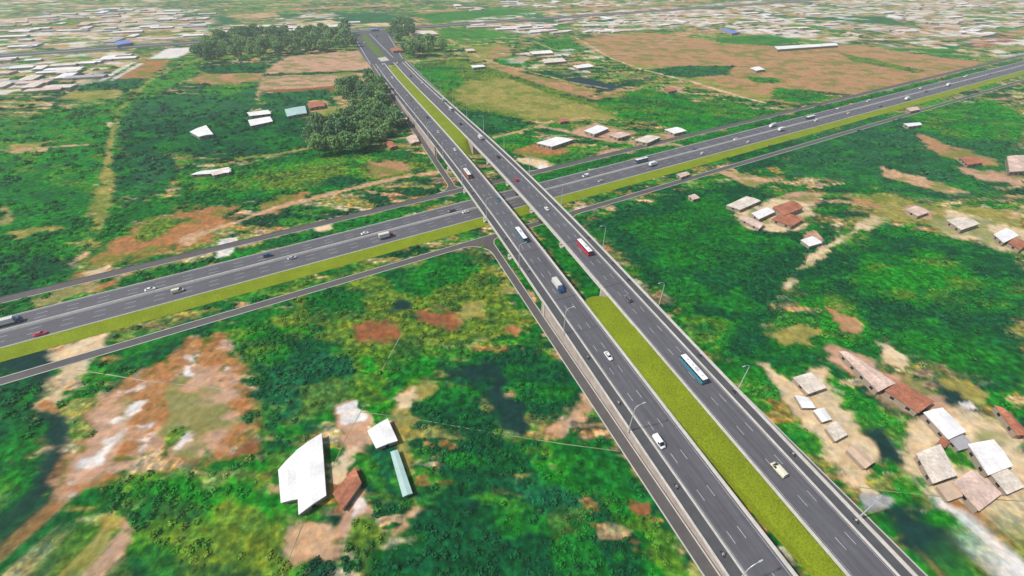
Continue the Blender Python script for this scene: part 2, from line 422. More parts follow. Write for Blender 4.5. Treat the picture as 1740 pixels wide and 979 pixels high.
 ('BG', 14, 10, [(1450,420),(1600,430),(1680,500),(1560,520),(1450,480)]),
 ('MG', 12, 8, [(1500,540),(1660,560),(1740,600),(1740,680),(1600,640)]),
 ('BG', 9, 8, [(1360,510),(1430,500),(1480,570),(1420,570)]),
 ('BG', 9, 8, [(1160,520),(1220,540),(1240,600),(1190,580)]),
 ('DG', 9, 7, [(1220,570),(1300,560),(1310,600),(1250,605)]),
 ('SP', 14, 7, [(1330,245),(1460,205),(1560,190),(1700,200),(1740,240),(1700,330),(1560,340),(1440,310),(1340,300)]),
 ('BG', 12, 8, [(1540,190),(1680,170),(1740,190),(1740,240),(1640,240),(1560,220)]),
 ('DG', 5, 4, [(1240,262),(1330,235),(1360,250),(1300,290),(1250,290)]),
 ('TN', 2.5, 3, [(1228,290),(1250,292),(1285,300),(1310,306),(1280,318),(1262,312),(1225,296)]),
 ('OL', 5, 5, [(1430,335),(1500,330),(1560,350),(1740,360),(1740,400),(1600,380),(1490,368),(1470,350)]),
 ('BR', 4, 5, [(1430,332),(1475,338),(1500,352),(1500,362),(1460,350)]),
 ('RB', 3, 4, [(1500,290),(1560,300),(1620,320),(1600,325),(1530,308)]),
 ('BR', 4, 5, [(1555,225),(1590,235),(1620,255),(1600,258),(1555,235)]),
 ('BR', 4, 5, [(1560,245),(1640,255),(1700,275),(1690,285),(1600,265)]),
 ('PK', 4, 5, [(1630,285),(1690,290),(1740,300),(1740,315),(1660,305)]),
 ('TN', 3, 4, [(1500,285),(1560,300),(1640,325),(1620,330),(1500,300)]),
 ('TN', 3, 3, [(1705,370),(1740,350),(1740,360),(1720,378)]),
 ('CR', 2.5, 3, [(1475,370),(1490,366),(1510,372),(1480,385),(1455,400),(1435,412),(1408,425),(1385,445),(1365,462),(1345,480),(1352,492),(1330,492),(1335,470),(1360,445),(1392,420),(1440,396)]),
 ('PK', 2, 2, [(1368,398),(1385,390),(1400,410),(1388,418),(1370,410)]),
 ('CR', 5, 5, [(1245,372),(1270,352),(1330,335),(1380,345),(1372,385),(1330,395),(1270,392)]),
 ('PK', 2, 3, [(1320,335),(1350,325),(1400,328),(1385,345),(1340,340)]),
 ('PK', 2, 3, [(1538,352),(1562,350),(1590,362),(1575,372),(1545,365)]),
 ('CR', 5, 5, [(1590,378),(1620,358),(1680,372),(1745,395),(1745,432),(1700,425),(1640,404),(1600,396)]),
 ('CR', 2, 2, [(1598,375),(1610,362),(1640,366),(1680,385),(1665,402),(1612,396)]),
 ('CR', 2, 2, [(1672,412),(1690,385),(1735,400),(1745,425),(1715,428)]),
 ('OL', 3, 4, [(1308,568),(1345,556),(1380,560),(1378,580),(1350,578),(1332,592),(1325,575)]),
 ('BR', 4, 5, [(1395,520),(1420,522),(1452,548),(1450,560),(1420,545)]),
 ('OR', 2, 3, [(1400,522),(1418,524),(1425,535),(1405,532)]),
 ('CR', 3, 4, [(1285,618),(1300,615),(1345,650),(1400,690),(1440,730),(1425,745),(1380,700),(1330,660)]),
 ('CR', 2, 2.5, [(1326,662),(1345,648),(1375,634),(1400,655),(1395,670),(1372,682)]),
 ('OR', 2, 2.5, [(1370,640),(1392,638),(1410,662),(1395,675),(1385,665)]),
 ('CR', 3, 3, [(1495,585),(1510,580),(1540,610),(1535,628),(1505,615)]),
 ('OL', 4, 4, [(1600,645),(1640,640),(1690,670),(1660,695),(1610,670)]),
 ('DK', 4, 4, [(1595,655),(1625,668),(1680,700),(1650,720),(1600,700)]),
 ('WH', 1.8, 2, [(1632,685),(1648,682),(1662,695),(1645,700)]),
 ('CR', 3, 3, [(1395,725),(1415,715),(1440,735),(1428,760),(1400,750)]),
 ('OL', 3, 3, [(1430,765),(1450,755),(1490,785),(1480,800),(1470,790)]),
 ('CR', 3, 4, [(1425,785),(1455,785),(1480,805),(1500,850),(1470,850),(1440,815)]),
 ('DK', 5, 4, [(1458,735),(1500,722),(1520,745),(1545,790),(1500,790),(1470,775)]),
 ('CR', 3, 3, [(1545,760),(1570,735),(1600,745),(1640,760),(1640,800),(1610,850),(1570,810),(1552,790)]),
 ('PK', 3, 3, [(1560,810),(1600,830),(1615,850),(1580,848)]),
 ('CR', 6, 6, [(1540,715),(1600,690),(1660,700),(1740,745),(1760,860),(1690,885),(1600,860),(1545,800)]),
 ('PK', 5, 5, [(1418,590),(1500,625),(1600,672),(1600,700),(1540,705),(1480,668),(1425,620)]),
 ('CR', 5, 5, [(1330,650),(1400,625),(1420,670),(1450,720),(1500,790),(1490,830),(1430,800),(1400,750),(1350,700)]),
 ('CR', 3, 3, [(1600,800),(1640,780),(1700,800),(1735,850),(1690,880),(1640,860)]),
 ('LG', 4, 4, [(1600,765),(1640,765),(1655,790),(1625,795)]),
 ('OR', 2, 3, [(1600,850),(1625,852),(1680,882),(1730,880),(1720,890),(1670,890)]),
 ('WH', 4, 4, [(1600,856),(1640,872),(1700,920),(1760,960),(1760,1010),(1700,990),(1650,930)]),
 ('DK', 8, 5, [(1490,850),(1560,855),(1620,900),(1660,950),(1600,970),(1530,920)]),
 ('BG', 8, 8, [(1500,800),(1545,820),(1560,850),(1500,850)]),
 ('GY', 4, 4, [(1460,835),(1510,845),(1500,858),(1470,855)]),
 # north-east fields
 ('OG', 14, 9, [(700,110),(780,100),(870,125),(1000,170),(1060,200),(980,212),(860,198),(775,185),(740,165)]),
 ('OL', 10, 9, [(770,140),(860,132),(930,160),(1030,190),(1040,203),(950,206),(850,192),(775,172)]),
 ('OL', 8, 6, [(790,80),(860,76),(870,96),(800,106)]),
 ('BR', 5, 5, [(830,84),(865,80),(862,98),(835,102)]),
 ('BG', 8, 6, [(840,100),(880,92),(890,108),(850,116)]),
 ('LG', 10, 6, [(745,50),(830,46),(880,60),(800,66),(750,66)]),
 ('BG', 8, 6, [(905,70),(970,66),(1010,85),(960,92),(920,84)]),
 ('BG', 10, 7, [(690,112),(770,112),(790,140),(760,160),(720,140)]),
 ('BR', 7, 5, [(825,112),(850,110),(960,140),(1010,152),(1000,166),(960,156),(880,130)]),
 ('DB', 3, 3, [(945,135),(985,130),(1055,148),(1045,156),(1000,148)]),
 ('DG', 4, 4, [(880,122),(960,118),(1000,128),(940,134)]),
 ('BR', 5, 3, [(1000,168),(1050,150),(1056,154),(1018,170)]),
 ('BG', 10, 8, [(1020,175),(1090,150),(1160,160),(1200,185),(1140,205),(1060,205)]),
 ('DG', 6, 4, [(760,196),(795,188),(850,196),(918,210),(870,222),(800,232),(780,220)]),
 ('SP', 8, 4, [(785,195),(845,200),(900,212),(850,218),(795,216)]),
 ('BG', 8, 6, [(800,235),(870,228),(920,240),(880,262),(830,258)]),
 ('LG', 6, 6, [(900,262),(980,255),(1010,268),(940,290)]),
 ('OR', 3, 4, [(865,255),(905,245),(980,250),(960,262),(890,270)]),
 ('CR', 2.5, 2.5, [(872,268),(900,264),(935,276),(952,286),(925,292),(890,278)]),
 ('WH', 1.5, 2, [(920,278),(950,286),(925,291),(905,284)]),
 ('PK', 4, 4, [(965,225),(1010,208),(1080,225),(1060,235),(1000,232)]),
 ('PK', 3, 4, [(1070,240),(1110,228),(1150,232),(1130,248),(1080,250)]),
 ('PK', 3, 3, [(1015,258),(1050,252),(1060,258),(1020,268)]),
 ('BG', 10, 6, [(1090,195),(1200,170),(1330,190),(1300,205),(1170,225),(1130,220)]),
 ('BR', 10, 5, [(975,72),(1000,64),(1060,57),(1110,56),(1160,62),(1240,74),(1340,80),(1430,76),(1470,78),(1540,90),(1670,106),(1600,132),(1500,152),(1440,160),(1330,148),(1270,130),(1160,112),(1080,118),(1040,100)]),
 ('BR', 6, 5, [(1160,130),(1250,128),(1330,140),(1380,165),(1360,178),(1260,165),(1180,148)]),
 ('OL', 5, 5, [(1060,105),(1170,120),(1240,150),(1330,165),(1300,172),(1180,140),(1100,125)]),
 ('SP', 4, 4, [(1080,120),(1160,112),(1250,112),(1235,126),(1170,132),(1130,130)]),
 ('BG', 5, 5, [(1265,130),(1320,132),(1330,142),(1280,140)]),
 ('BG', 8, 6, [(1320,150),(1380,155),(1420,165),(1370,178),(1310,168)]),
 ('PK', 3, 4, [(1120,150),(1160,145),(1160,158),(1130,158)]),
 ('OG', 4, 3, [(1420,88),(1500,105),(1570,120),(1560,124),(1450,104)]),
 ('BG', 8, 6, [(1220,64),(1330,58),(1370,70),(1310,76),(1220,74)]),
 ('BG', 8, 6, [(1540,80),(1620,78),(1660,100),(1600,98)]),
 ('SP', 12, 6, [(860,30),(1000,26),(1050,36),(950,42),(880,40)]),
 ('BG', 12, 6, [(700,24),(860,14),(960,26),(860,34),(740,40)]),
 ('BG', 16, 8, [(1380,10),(1440,20),(1470,30),(1400,30)]),
 ('SP', 16, 8, [(1300,30),(1500,28),(1540,42),(1380,40)]),
 ('RB', 6, 5, [(1640,66),(1720,62),(1740,72),(1660,80)]),
 ('PK', 5, 4, [(1560,40),(1650,46),(1640,56),(1570,52)]),
]
VILLAGE = [   # built-up land: plots of yard, roof, garden
 (.62, [(-300,40),(60,28),(200,12),(350,16),(372,46),(368,62),(0,92),(-300,125)]),
 (.50, [(-300,130),(0,98),(230,86),(225,108),(165,130),(120,150),(0,170),(-300,230)]),
 (.45, [(470,28),(560,20),(580,30),(560,40),(480,42)]),
 (.45, [(380,44),(600,36),(620,50),(380,66)]),
 (.55, [(760,38),(900,22),(1160,12),(1180,20),(1160,45),(1040,58),(900,60),(830,48)]),
 (.60, [(1180,10),(1400,-10),(2000,-10),(2200,60),(1740,84),(1640,66),(1520,60),(1420,72),(1300,60),(1200,50),(1160,40)]),
 (.40, [(760,0),(1000,-8),(1180,0),(1100,10),(860,14)]),
 (.30, [(860,90),(1000,80),(1050,110),(1000,128),(890,110)]),
 (.35, [(1480,62),(1740,70),(1740,100),(1600,92),(1500,76)]),
 (.30, [(0,0),(300,0),(200,12),(0,24)]),
]
TRACKS = [    # dirt tracks: (colour, half width m, points)
 ('TN', 2.6, [(770,290),(700,298),(650,308),(600,320),(560,330),(500,345),(440,362),(400,378),(340,398)]),
 ('TN', 2.2, [(838,234),(880,224),(912,215),(940,205),(1000,200)]),
 ('PK', 2.6, [(912,215),(960,222),(1010,235),(1080,245),(1160,246)]),
 ('TN', 2.0, [(700,66),(762,67),(785,78),(815,98),(850,110),(980,142),(1030,150)]),
 ('PK', 2.4, [(905,70),(940,84),(1000,95),(1080,90),(1160,60)]),
 ('CR', 2.2, [(975,62),(1040,100),(1090,118),(1180,140),(1260,165),(1300,175)]),
 ('OL', 1.7, [(345,98),(290,118),(250,140),(225,165),(200,190),(190,230),(180,290),(165,370)]),
 ('TN', 1.5, [(0,255),(80,250),(150,246)]),
 ('WH', 3.2, [(172,137),(200,120),(228,106)]),
 ('WH', 2.5, [(190,137),(215,122),(240,108)]),
 ('TN', 1.6, [(440,155),(436,170)]),
 ('OL', 2.2, [(400,270),(470,262),(520,252),(560,248)]),
]
def vnoise(x, y, seed=0):
    xi = np.floor(x).astype(np.int64); yi = np.floor(y).astype(np.int64); fx = x - xi; fy = y - yi
    fx = fx * fx * (3 - 2 * fx); fy = fy * fy * (3 - 2 * fy)
    def h(a, b):
        n = (a * 374761393 + b * 668265263 + seed * 1442695041) & 0x7fffffff
        n = ((n ^ (n >> 13)) * 1274126177) & 0x7fffffff
        return ((n ^ (n >> 16)) & 0xffff) / 65535.0
    return (h(xi, yi) * (1 - fx) + h(xi + 1, yi) * fx) * (1 - fy) + (h(xi, yi + 1) * (1 - fx) + h(xi + 1, yi + 1) * fx) * fy
def fbm(x, y, seed=0, o=3):
    t = 0; a = .5; s = 0
    for k in range(o): t = t + a * vnoise(x * 2 ** k, y * 2 ** k, seed + k * 17); s += a; a *= .55
    return t / s
def hashcell(a, b, seed=0):
    n = (a.astype(np.int64) * 374761393 + b.astype(np.int64) * 668265263 + seed * 1442695041) & 0x7fffffff
    n = ((n ^ (n >> 13)) * 1274126177) & 0x7fffffff
    return ((n ^ (n >> 16)) & 0xffff) / 65535.0
def sdist(x, y, poly):
    """signed distance to a polygon, positive inside"""
    d = np.full(x.shape, 1e9); ins = np.zeros(x.shape, bool); n = len(poly)
    for i in range(n):
        ax, ay = poly[i]; bx, by = poly[(i + 1) % n]
        ex, ey = bx - ax, by - ay
        t = np.clip(((x - ax) * ex + (y - ay) * ey) / (ex * ex + ey * ey + 1e-9), 0, 1)
        d = np.minimum(d, np.hypot(x - ax - t * ex, y - ay - t * ey))
        c = ((ay > y) != (by > y))
        if abs(ey) > 1e-9:
            xx = ax + (y - ay) * ex / ey
            ins ^= (c & (x < xx))
    return np.where(ins, d, -d)
def gpoly(pp):
    out = []
    for a, b in pp:
        q = at(a, max(b, -60)); out.append((q.x, q.y))
    return out

GROUND = {}
FOOT = []
def build_ground():
    rr = [0.0]; r = 24.0
    while r < 2600: rr.append(r); r *= 1.0062
    while r < 6200: rr.append(r); r *= 1.04
    rr = np.array(rr[1:])
    th = np.radians(np.concatenate([np.arange(-66, 66.01, .25), np.arange(72, 288, 6.0)]))
    nt_, nr = len(th), len(rr)
    R, T = np.meshgrid(rr, th, indexing='ij')
    X = (R * np.sin(T)).ravel(); Y = (R * np.cos(T)).ravel()
    # base cover: fields of different crops, in a skewed patchwork with soft borders
    wx = X + 26 * (fbm(X / 60, Y / 60, 3) - .5); wy = Y + 26 * (fbm(X / 60, Y / 60, 9) - .5)
    a = .45
    fx = (wx * math.cos(a) + wy * math.sin(a)) / 85; fy = (-wx * math.sin(a) + wy * math.cos(a)) / 60
    hc = hashcell(np.floor(fx), np.floor(fy + .37 * np.floor(fx)), 5)
    pal = np.array([C['MG'], C['DG'], C['BG'], C['MG'] * .9, C['LG'], C['OG'], C['DG'] * 1.1])
    far = np.clip((Y - 520) / 500, 0, 1)
    idx = (hc * len(pal)).astype(int) % len(pal)
    near_idx = np.where(hc < .4, 1, 0)
    use = np.where(hashcell(np.floor(fx), np.floor(fy), 8) < .3 + far * .7, idx, near_idx)
    col = pal[use]
    n3 = fbm(X / 14, Y / 14, 21, 4)[:, None]
    hue = fbm(X / 40, Y / 40, 31, 3)
    w = np.clip((hue - .5) * 3.2, 0, 1)[:, None] * .42
    col = col * (1 - w) + C['BG'] * w
    w = np.clip((.5 - hue) * 3.2, 0, 1)[:, None] * .42
    col = col * (1 - w) + C['DG'] * w
    veg = np.ones(len(X))
    # far patchwork beyond the survey
    soil = (hashcell(np.floor(fx / 1.4), np.floor(fy / .8), 77) < .16) & (Y > 950)
    col[soil] = C['BR']
    warp1 = fbm(X / 9, Y / 6, 41, 4) - .5; warp2 = fbm(X / 30, Y / 24, 43, 3) - .5
    # scattered scrub, bare earth and pale grass across all the fields
    for (lx, ly, sd_, th_, cn, st) in ((30, 9, 101, .585, 'OL', .75), (22, 7, 102, .62, 'TN', .85), (16, 6, 107, .66, 'CR', .8), (26, 16, 103, .64, 'DK', .5), (34, 10, 104, .58, 'LG', .7), (12, 6, 105, .66, 'OR', .6)):
        k = np.clip((fbm(X / lx, Y / ly, sd_, 4) - th_) * 12, 0, st)[:, None]
        col = col * (1 - k) + C[cn] * k
    def paint(cname, feather, warp, P, strength=1.0, polyline=None):
        xs = [p[0] for p in P]; ys = [p[1] for p in P]; m = feather + warp + 4
        ix = np.nonzero((X > min(xs) - m) & (X < max(xs) + m) & (Y > min(ys) - m) & (Y < max(ys) + m))[0]
        if len(ix) == 0: return
        sd = sdist(X[ix], Y[ix], P) + warp * (2.3 * warp1[ix] + 1.2 * warp2[ix]) + 2.2 * warp1[ix]
        w = np.clip(sd / (feather * .8) + .5, 0, 1); w = (w * w * (3 - 2 * w) * strength)[:, None]
        c = C.get(cname, C['OR'])
        if cname == 'SITE': c = C['OR']
        isveg = cname in ('DG', 'MG', 'BG', 'LG', 'OG', 'TE', 'SP')
        cc = np.repeat(c[None], len(ix), 0)
        if not isveg:
            k = (fbm(X[ix] / 5, Y[ix] / 5, 61, 3) - .5)[:, None]
            cc = cc * (1 + .5 * k)
            if cname in ('TN', 'PK', 'OR', 'BR', 'OL', 'CR') and max(xs) - min(xs) > 25:
                g = np.clip((fbm(X[ix] / 16, Y[ix] / 11, 67, 3) - .52) * 6, 0, .65)[:, None]
                cc = cc * (1 - g) + C['OG'] * g
        if cname == 'SITE':
            k1 = np.clip((fbm(X[ix] / 9, Y[ix] / 7, 71, 3) - .50) * 7, 0, .8)[:, None]; cc = cc * (1 - k1) + C['PK'] * k1
            k2 = np.clip((fbm(X[ix] / 3.6, Y[ix] / 2.6, 73, 3) - .59) * 9, 0, .8)[:, None] * k1; cc = cc * (1 - k2) + C['WH'] * k2
            k3 = np.clip((fbm(X[ix] / 5, Y[ix] / 4, 75, 3) - .64) * 9, 0, .8)[:, None]; cc = cc * (1 - k3) + C['OG'] * .7 * k3
        elif isveg:
            k1 = np.clip((fbm(X[ix] / 18, Y[ix] / 10, 81, 4) - .52) * 7, 0, .6)[:, None]; cc = cc * (1 - k1) + C['BG' if cname in ('MG', 'DG', 'SP') else 'OG'] * k1
            k1 = np.clip((.46 - fbm(X[ix] / 15, Y[ix] / 9, 83, 4)) * 7, 0, .6)[:, None]; cc = cc * (1 - k1) + C['DG'] * k1
        col[ix] = col[ix] * (1 - w) + cc * w
        tv = (.9 if cname in ('SP',) else 1.0) if isveg else (.35 if cname in ('DK', 'DB') else .30 if cname in ('BR', 'PK', 'WH', 'CR') else .42)
        veg[ix] = veg[ix] * (1 - w[:, 0]) + tv * w[:, 0]
    for cname, fe, wa, pp in PATCH: paint(cname, fe, wa, gpoly(pp))
    # built-up plots
    for dens, pp in VILLAGE:
        P = gpoly(pp); xs = [p[0] for p in P]; ys = [p[1] for p in P]
        ix = np.nonzero((X > min(xs) - 30) & (X < max(xs) + 30) & (Y > min(ys) - 30) & (Y < max(ys) + 30))[0]
        x, y = X[ix], Y[ix]
        sd = sdist(x, y, P) + 50 * warp2[ix]
        w = np.clip(sd / 30 + .5, 0, 1)
        a = .32
        px_ = (x * math.cos(a) + y * math.sin(a)); py_ = (-x * math.sin(a) + y * math.cos(a))
        px_ = px_ + 14 * (fbm(x / 50, y / 50, 5) - .5); py_ = py_ + 14 * (fbm(x / 50, y / 50, 6) - .5)
        cx = np.floor(py_ / 12); cxx = np.floor(px_ / 24 + .5 * hashcell(cx, cx, 2) * 2)
        h = hashcell(cxx, cx, 91); h2 = hashcell(cxx, cx, 92)
        on = (h < dens * 1.25) & (fbm(x / 90, y / 90, 15, 2) > .36)
        pc = np.array([C['WH'], C['CR'], C['WH'] * 1.05, C['TN'], C['GY'], C['WH'], C['PK'], C['OL']])[(h2 * 8).astype(int) % 8]
        ww = (w * on)[:, None] * .85
        col[ix] = col[ix] * (1 - ww) + pc * ww
        veg[ix] = veg[ix] * (1 - ww[:, 0]) + .2 * ww[:, 0]
    for cname, hw, pts in TRACKS:
        q = [at(a, b) for a, b in pts]
        for i in range(len(q) - 1):
            d = (q[i + 1] - q[i]).normalized(); n = Vector((d.y, -d.x, 0)); a = q[i] - d * .5; b = q[i + 1] + d * .5
            paint(cname, 2.2, 1.2, [tuple((a + n * hw)[:2]), tuple((b + n * hw)[:2]), tuple((b - n * hw)[:2]), tuple((a - n * hw)[:2])])
    GROUND.update(rr=rr, th=th, col=col.reshape(nr, nt_, 3), veg=veg.reshape(nr, nt_))
    vs = np.zeros((len(X), 3), np.float32); vs[:, 0] = X; vs[:, 1] = Y
    me = bpy.data.meshes.new('ground')
    i, j = np.meshgrid(np.arange(nr - 1), np.arange(nt_), indexing='ij')
    j2 = (j + 1) % nt_
    fcs = np.stack([i * nt_ + j, (i + 1) * nt_ + j, (i + 1) * nt_ + j2, i * nt_ + j2], -1).reshape(-1, 4)
    # inner disc closed by a fan
    nv = len(vs); vs = np.vstack([vs, [[0, 0, 0]]])
    fan = [(nv, k, (k + 1) % nt_) for k in range(nt_)]
    me.vertices.add(len(vs)); me.vertices.foreach_set('co', vs.astype(np.float32).ravel())
    nq = len(fcs); nf = len(fan)
    me.loops.add(nq * 4 + nf * 3)
    me.loops.foreach_set('vertex_index', np.concatenate([fcs[:, ::-1].ravel(), np.array(fan)[:, ::-1].ravel()]).astype(np.int32))
    me.polygons.add(nq + nf)
    me.polygons.foreach_set('loop_start', np.concatenate([np.arange(nq) * 4, nq * 4 + np.arange(nf) * 3]).astype(np.int32))
    me.update(calc_edges=True); me.validate()
    rgba = np.ones((len(vs), 4), np.float32)
    rgba[:nv, :3] = np.clip(col * ALB, 0, .62); rgba[:nv, 3] = veg; rgba[nv, :3] = C['DG'] * ALB
    at_ = me.color_attributes.new('ground_cover', 'FLOAT_COLOR', 'POINT')
    at_.data.foreach_set('color', rgba.ravel())
    m = bpy.data.materials.new('ground_cover'); m.use_nodes = True; nt = m.node_tree
    b = nt.nodes['Principled BSDF']; b.inputs['Roughness'].default_value = .95; b.inputs['Specular IOR Level'].default_value = .05
    ca = nt.nodes.new('ShaderNodeAttribute'); ca.attribute_name = 'ground_cover'
    geo = nt.nodes.new('ShaderNodeNewGeometry')
    def noise(sc, det, rough=.6, dist=0.0):
        n = nt.nodes.new('ShaderNodeTexNoise'); n.inputs['Scale'].default_value = sc; n.inputs['Detail'].default_value = det
        n.inputs['Roughness'].default_value = rough; n.inputs['Distortion'].default_value = dist
        nt.links.new(geo.outputs['Position'], n.inputs['Vector']); return n.outputs[0]
    def rng(v, a, b_, lo, hi):
        q = nt.nodes.new('ShaderNodeMapRange'); q.inputs[1].default_value = a; q.inputs[2].default_value = b_
        q.inputs[3].default_value = lo; q.inputs[4].default_value = hi; nt.links.new(v, q.inputs[0]); return q.outputs[0]
    def math_(op, a, b_):
        q = nt.nodes.new('ShaderNodeMath'); q.operation = op
        for k, v in enumerate((a, b_)):
            if isinstance(v, (int, float)): q.inputs[k].default_value = v
            else: nt.links.new(v, q.inputs[k])
        return q.outputs[0]
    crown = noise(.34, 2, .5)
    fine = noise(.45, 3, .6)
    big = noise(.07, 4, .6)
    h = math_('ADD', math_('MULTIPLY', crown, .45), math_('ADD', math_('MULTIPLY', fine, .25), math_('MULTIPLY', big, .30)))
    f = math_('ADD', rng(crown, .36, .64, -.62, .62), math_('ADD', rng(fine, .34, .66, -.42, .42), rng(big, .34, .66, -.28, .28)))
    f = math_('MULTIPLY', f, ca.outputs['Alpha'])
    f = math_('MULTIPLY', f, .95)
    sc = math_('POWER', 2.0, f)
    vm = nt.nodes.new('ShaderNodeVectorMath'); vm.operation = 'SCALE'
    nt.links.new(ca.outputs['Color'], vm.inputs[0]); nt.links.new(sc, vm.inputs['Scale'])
    # tint the mottling: yellower where the noise is high, bluer where low
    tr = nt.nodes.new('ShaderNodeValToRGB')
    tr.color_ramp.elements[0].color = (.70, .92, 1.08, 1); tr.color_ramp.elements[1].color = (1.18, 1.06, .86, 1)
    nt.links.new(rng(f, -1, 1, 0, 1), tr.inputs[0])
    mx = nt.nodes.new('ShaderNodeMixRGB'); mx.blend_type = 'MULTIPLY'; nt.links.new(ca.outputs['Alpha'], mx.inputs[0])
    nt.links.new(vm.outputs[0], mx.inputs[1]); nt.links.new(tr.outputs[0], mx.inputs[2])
    hu = nt.nodes.new('ShaderNodeValToRGB')
    hu.color_ramp.elements[0].position = .36; hu.color_ramp.elements[0].color = (.82, .97, 1.25, 1)
    hu.color_ramp.elements[1].position = .64; hu.color_ramp.elements[1].color = (1.40, 1.02, .82, 1)
    e = hu.color_ramp.elements.new(.5); e.color = (1, 1, 1, 1)
    nt.links.new(noise(.16, 3, .6), hu.inputs[0])
    m2 = nt.nodes.new('ShaderNodeMixRGB'); m2.blend_type = 'MULTIPLY'; nt.links.new(ca.outputs['Alpha'], m2.inputs[0])
    nt.links.new(mx.outputs[0], m2.inputs[1]); nt.links.new(hu.outputs[0], m2.inputs[2])
    nt.links.new(m2.outputs[0], b.inputs['Base Color'])
    bp = nt.nodes.new('ShaderNodeBump'); bp.inputs['Distance'].default_value = 2.2; bp.inputs['Strength'].default_value = .55
    nt.links.new(math_('MULTIPLY', h, ca.outputs['Alpha']), bp.inputs['Height']); nt.links.new(bp.outputs[0], b.inputs['Normal'])
    me.materials.append(m)
    link('ground', me, kind='structure')
build_ground()

# ------------------------------------------------------------------ cross highway at grade (structure)
TMIN, TMAX = -420, 2600
def CRo(name, w0, w1, z, m, t0=TMIN, t1=TMAX):
    return link(name, strip(name, G, t0, t1, 60, w0, w1, z, m), kind='structure')
W_TOP, W_MED, W_BOT, W_VERGE = -250.2, -238.4, -224.8, -213.9
NF0, NF1, SF0, SF1 = -270.8, -264.4, -202.9, -197.9
CRo('cross_highway', W_TOP, W_BOT, .06, ASPHC)
CRo('frontage_road', NF0, NF1, .05, ASPH2)
CRo('frontage_road', SF0, SF1, .05, ASPH2)
CRo('grass_verge', W_BOT + .3, W_VERGE, .10, VERGE)
def kerb_line(w, wd=.35, h=.16, t0=TMIN, t1=TMAX, m=CONCL):
    return link('kerb', profile('kerb', G, t0, t1, 80, [(w - wd / 2, 0), (w + wd / 2, 0), (w + wd / 2, h), (w - wd / 2, h)], 0, m), kind='structure')
kerb_line(W_TOP, .5); kerb_line(W_BOT + .1, .4)
kerb_line(NF0, .45)
kerb_line(SF0, .40)
tag_med = link('median_barrier', profile('median_barrier', G, TMIN, TMAX, 80,
     [(W_MED - .75, .05), (W_MED + .75, .05), (W_MED + .6, .25), (W_MED + .25, .75), (W_MED - .25, .75), (W_MED - .6, .25)], 0, CONC), None,
     'long pale concrete median barrier running down the middle of the diagonal cross highway', 'barrier')
# lane paint on the cross highway
def cross_dashes():
    mb = MB()
    for w in (W_TOP + 4.4, W_TOP + 8.0, W_MED + 4.6, W_MED + 8.6):
        t = TMIN
        while t < 1500:
            a, b = t, t + 4.5
            mb.add([G(a, w - .1, .075), G(b, w - .1, .075), G(b, w + .1, .075), G(a, w + .1, .075)], [(3, 2, 1, 0)])
            t += 12
    for w in (W_TOP + .8, W_MED - 1.3, W_MED + 1.3, W_BOT - .6):
        mb.add([G(TMIN, w - .08, .071), G(TMAX, w - .08, .071), G(TMAX, w + .08, .071), G(TMIN, w + .08, .071)], [(3, 2, 1, 0)])
    me = mesh('lane_markings', mb.v, mb.f, PAINT)
    link('lane_markings', me, kind='structure')
cross_dashes()

# ------------------------------------------------------------------ service roads along the flyover
# where a line of constant w (cross frame) meets a line of constant u (flyover frame)
def cross_pt(w, u):
    # G(t,w) = F(s,u): solve dot with N2
    base = N1 * w; t = (CEN + u - base.dot(N2)) / D1.dot(N2)
    return G(t, w)
def s_at(w, u): return toF(cross_pt(w, u))[0]
UO, UI = 28.9, 24.2
def serv(name, ua, ub, s0, s1, z=.055):
    def q(s, u): return F(s, u, z)
    return q
def quad_road(ua, ub, sA, sB, z, m=ASPH2):
    """service road piece; the ends follow the frontage road edge"""
    vs = [F(sA(ua), ua, z), F(sA(ub), ub, z), F(sB(ub), ub, z), F(sB(ua), ua, z)]
    me = mesh('service_road', vs, [(0, 1, 2, 3)], m)
    if me.polygons[0].normal.z < 0: me.flip_normals()
    return link('service_road', me, kind='structure')
for sg in (-1, 1):
    quad_road(sg * UO, sg * UI, lambda s: -130, lambda u: s_at(SF1, u) + .3, .058)
    quad_road(sg * UO, sg * UI, lambda u: s_at(NF0, u) - .3, lambda u: 730, .058)
def fillet(w, u, dw, ds, r, t_dir):
    """paved corner where frontage edge w meets service edge u; t_dir = which way along the cross road, ds = which way along the flyover"""
    P = cross_pt(w, u); A = D1 * t_dir; B = D2 * ds
    ang = math.acos(max(-1, min(1, A.dot(B)))); L = r / math.tan(ang / 2)
    Pa, Pb = P + A * L, P + B * L
    bis = (A + B).normalized(); Cc = P + bis * (r / math.sin(ang / 2))
    a0 = math.atan2((Pa - Cc).y, (Pa - Cc).x); a1 = math.atan2((Pb - Cc).y, (Pb - Cc).x)
    da = (a1 - a0 + math.pi) % (2 * math.pi) - math.pi
    arc = [Cc + Vector((math.cos(a0 + da * k / 14), math.sin(a0 + da * k / 14), 0)) * r for k in range(15)]
    back = -(A + B).normalized() * .6
    poly = [P + back] + arc
    me = mesh('corner_pavement', [Vector((q.x, q.y, .062)) for q in poly], [tuple(range(len(poly)))], ASPH2)
    if me.polygons[0].normal.z < 0: me.flip_normals()
    link('corner_pavement', me, kind='structure')
    mb = MB()
    inn = [Cc + (q - Cc).normalized() * (r - .2) for q in arc]; out = [Cc + (q - Cc).normalized() * (r + .2) for q in arc]
    for k in range(14):
        mb.loft([[(*inn[k][:2], 0), (*out[k][:2], 0), (*out[k][:2], .17), (*inn[k][:2], .17)],
                 [(*inn[k + 1][:2], 0), (*out[k + 1][:2], 0), (*out[k + 1][:2], .17), (*inn[k + 1][:2], .17)]])
    link('kerb', mb.make('kerb', CONCL), kind='structure')
    return toF(Pb)[0], toG(Pa)[0]
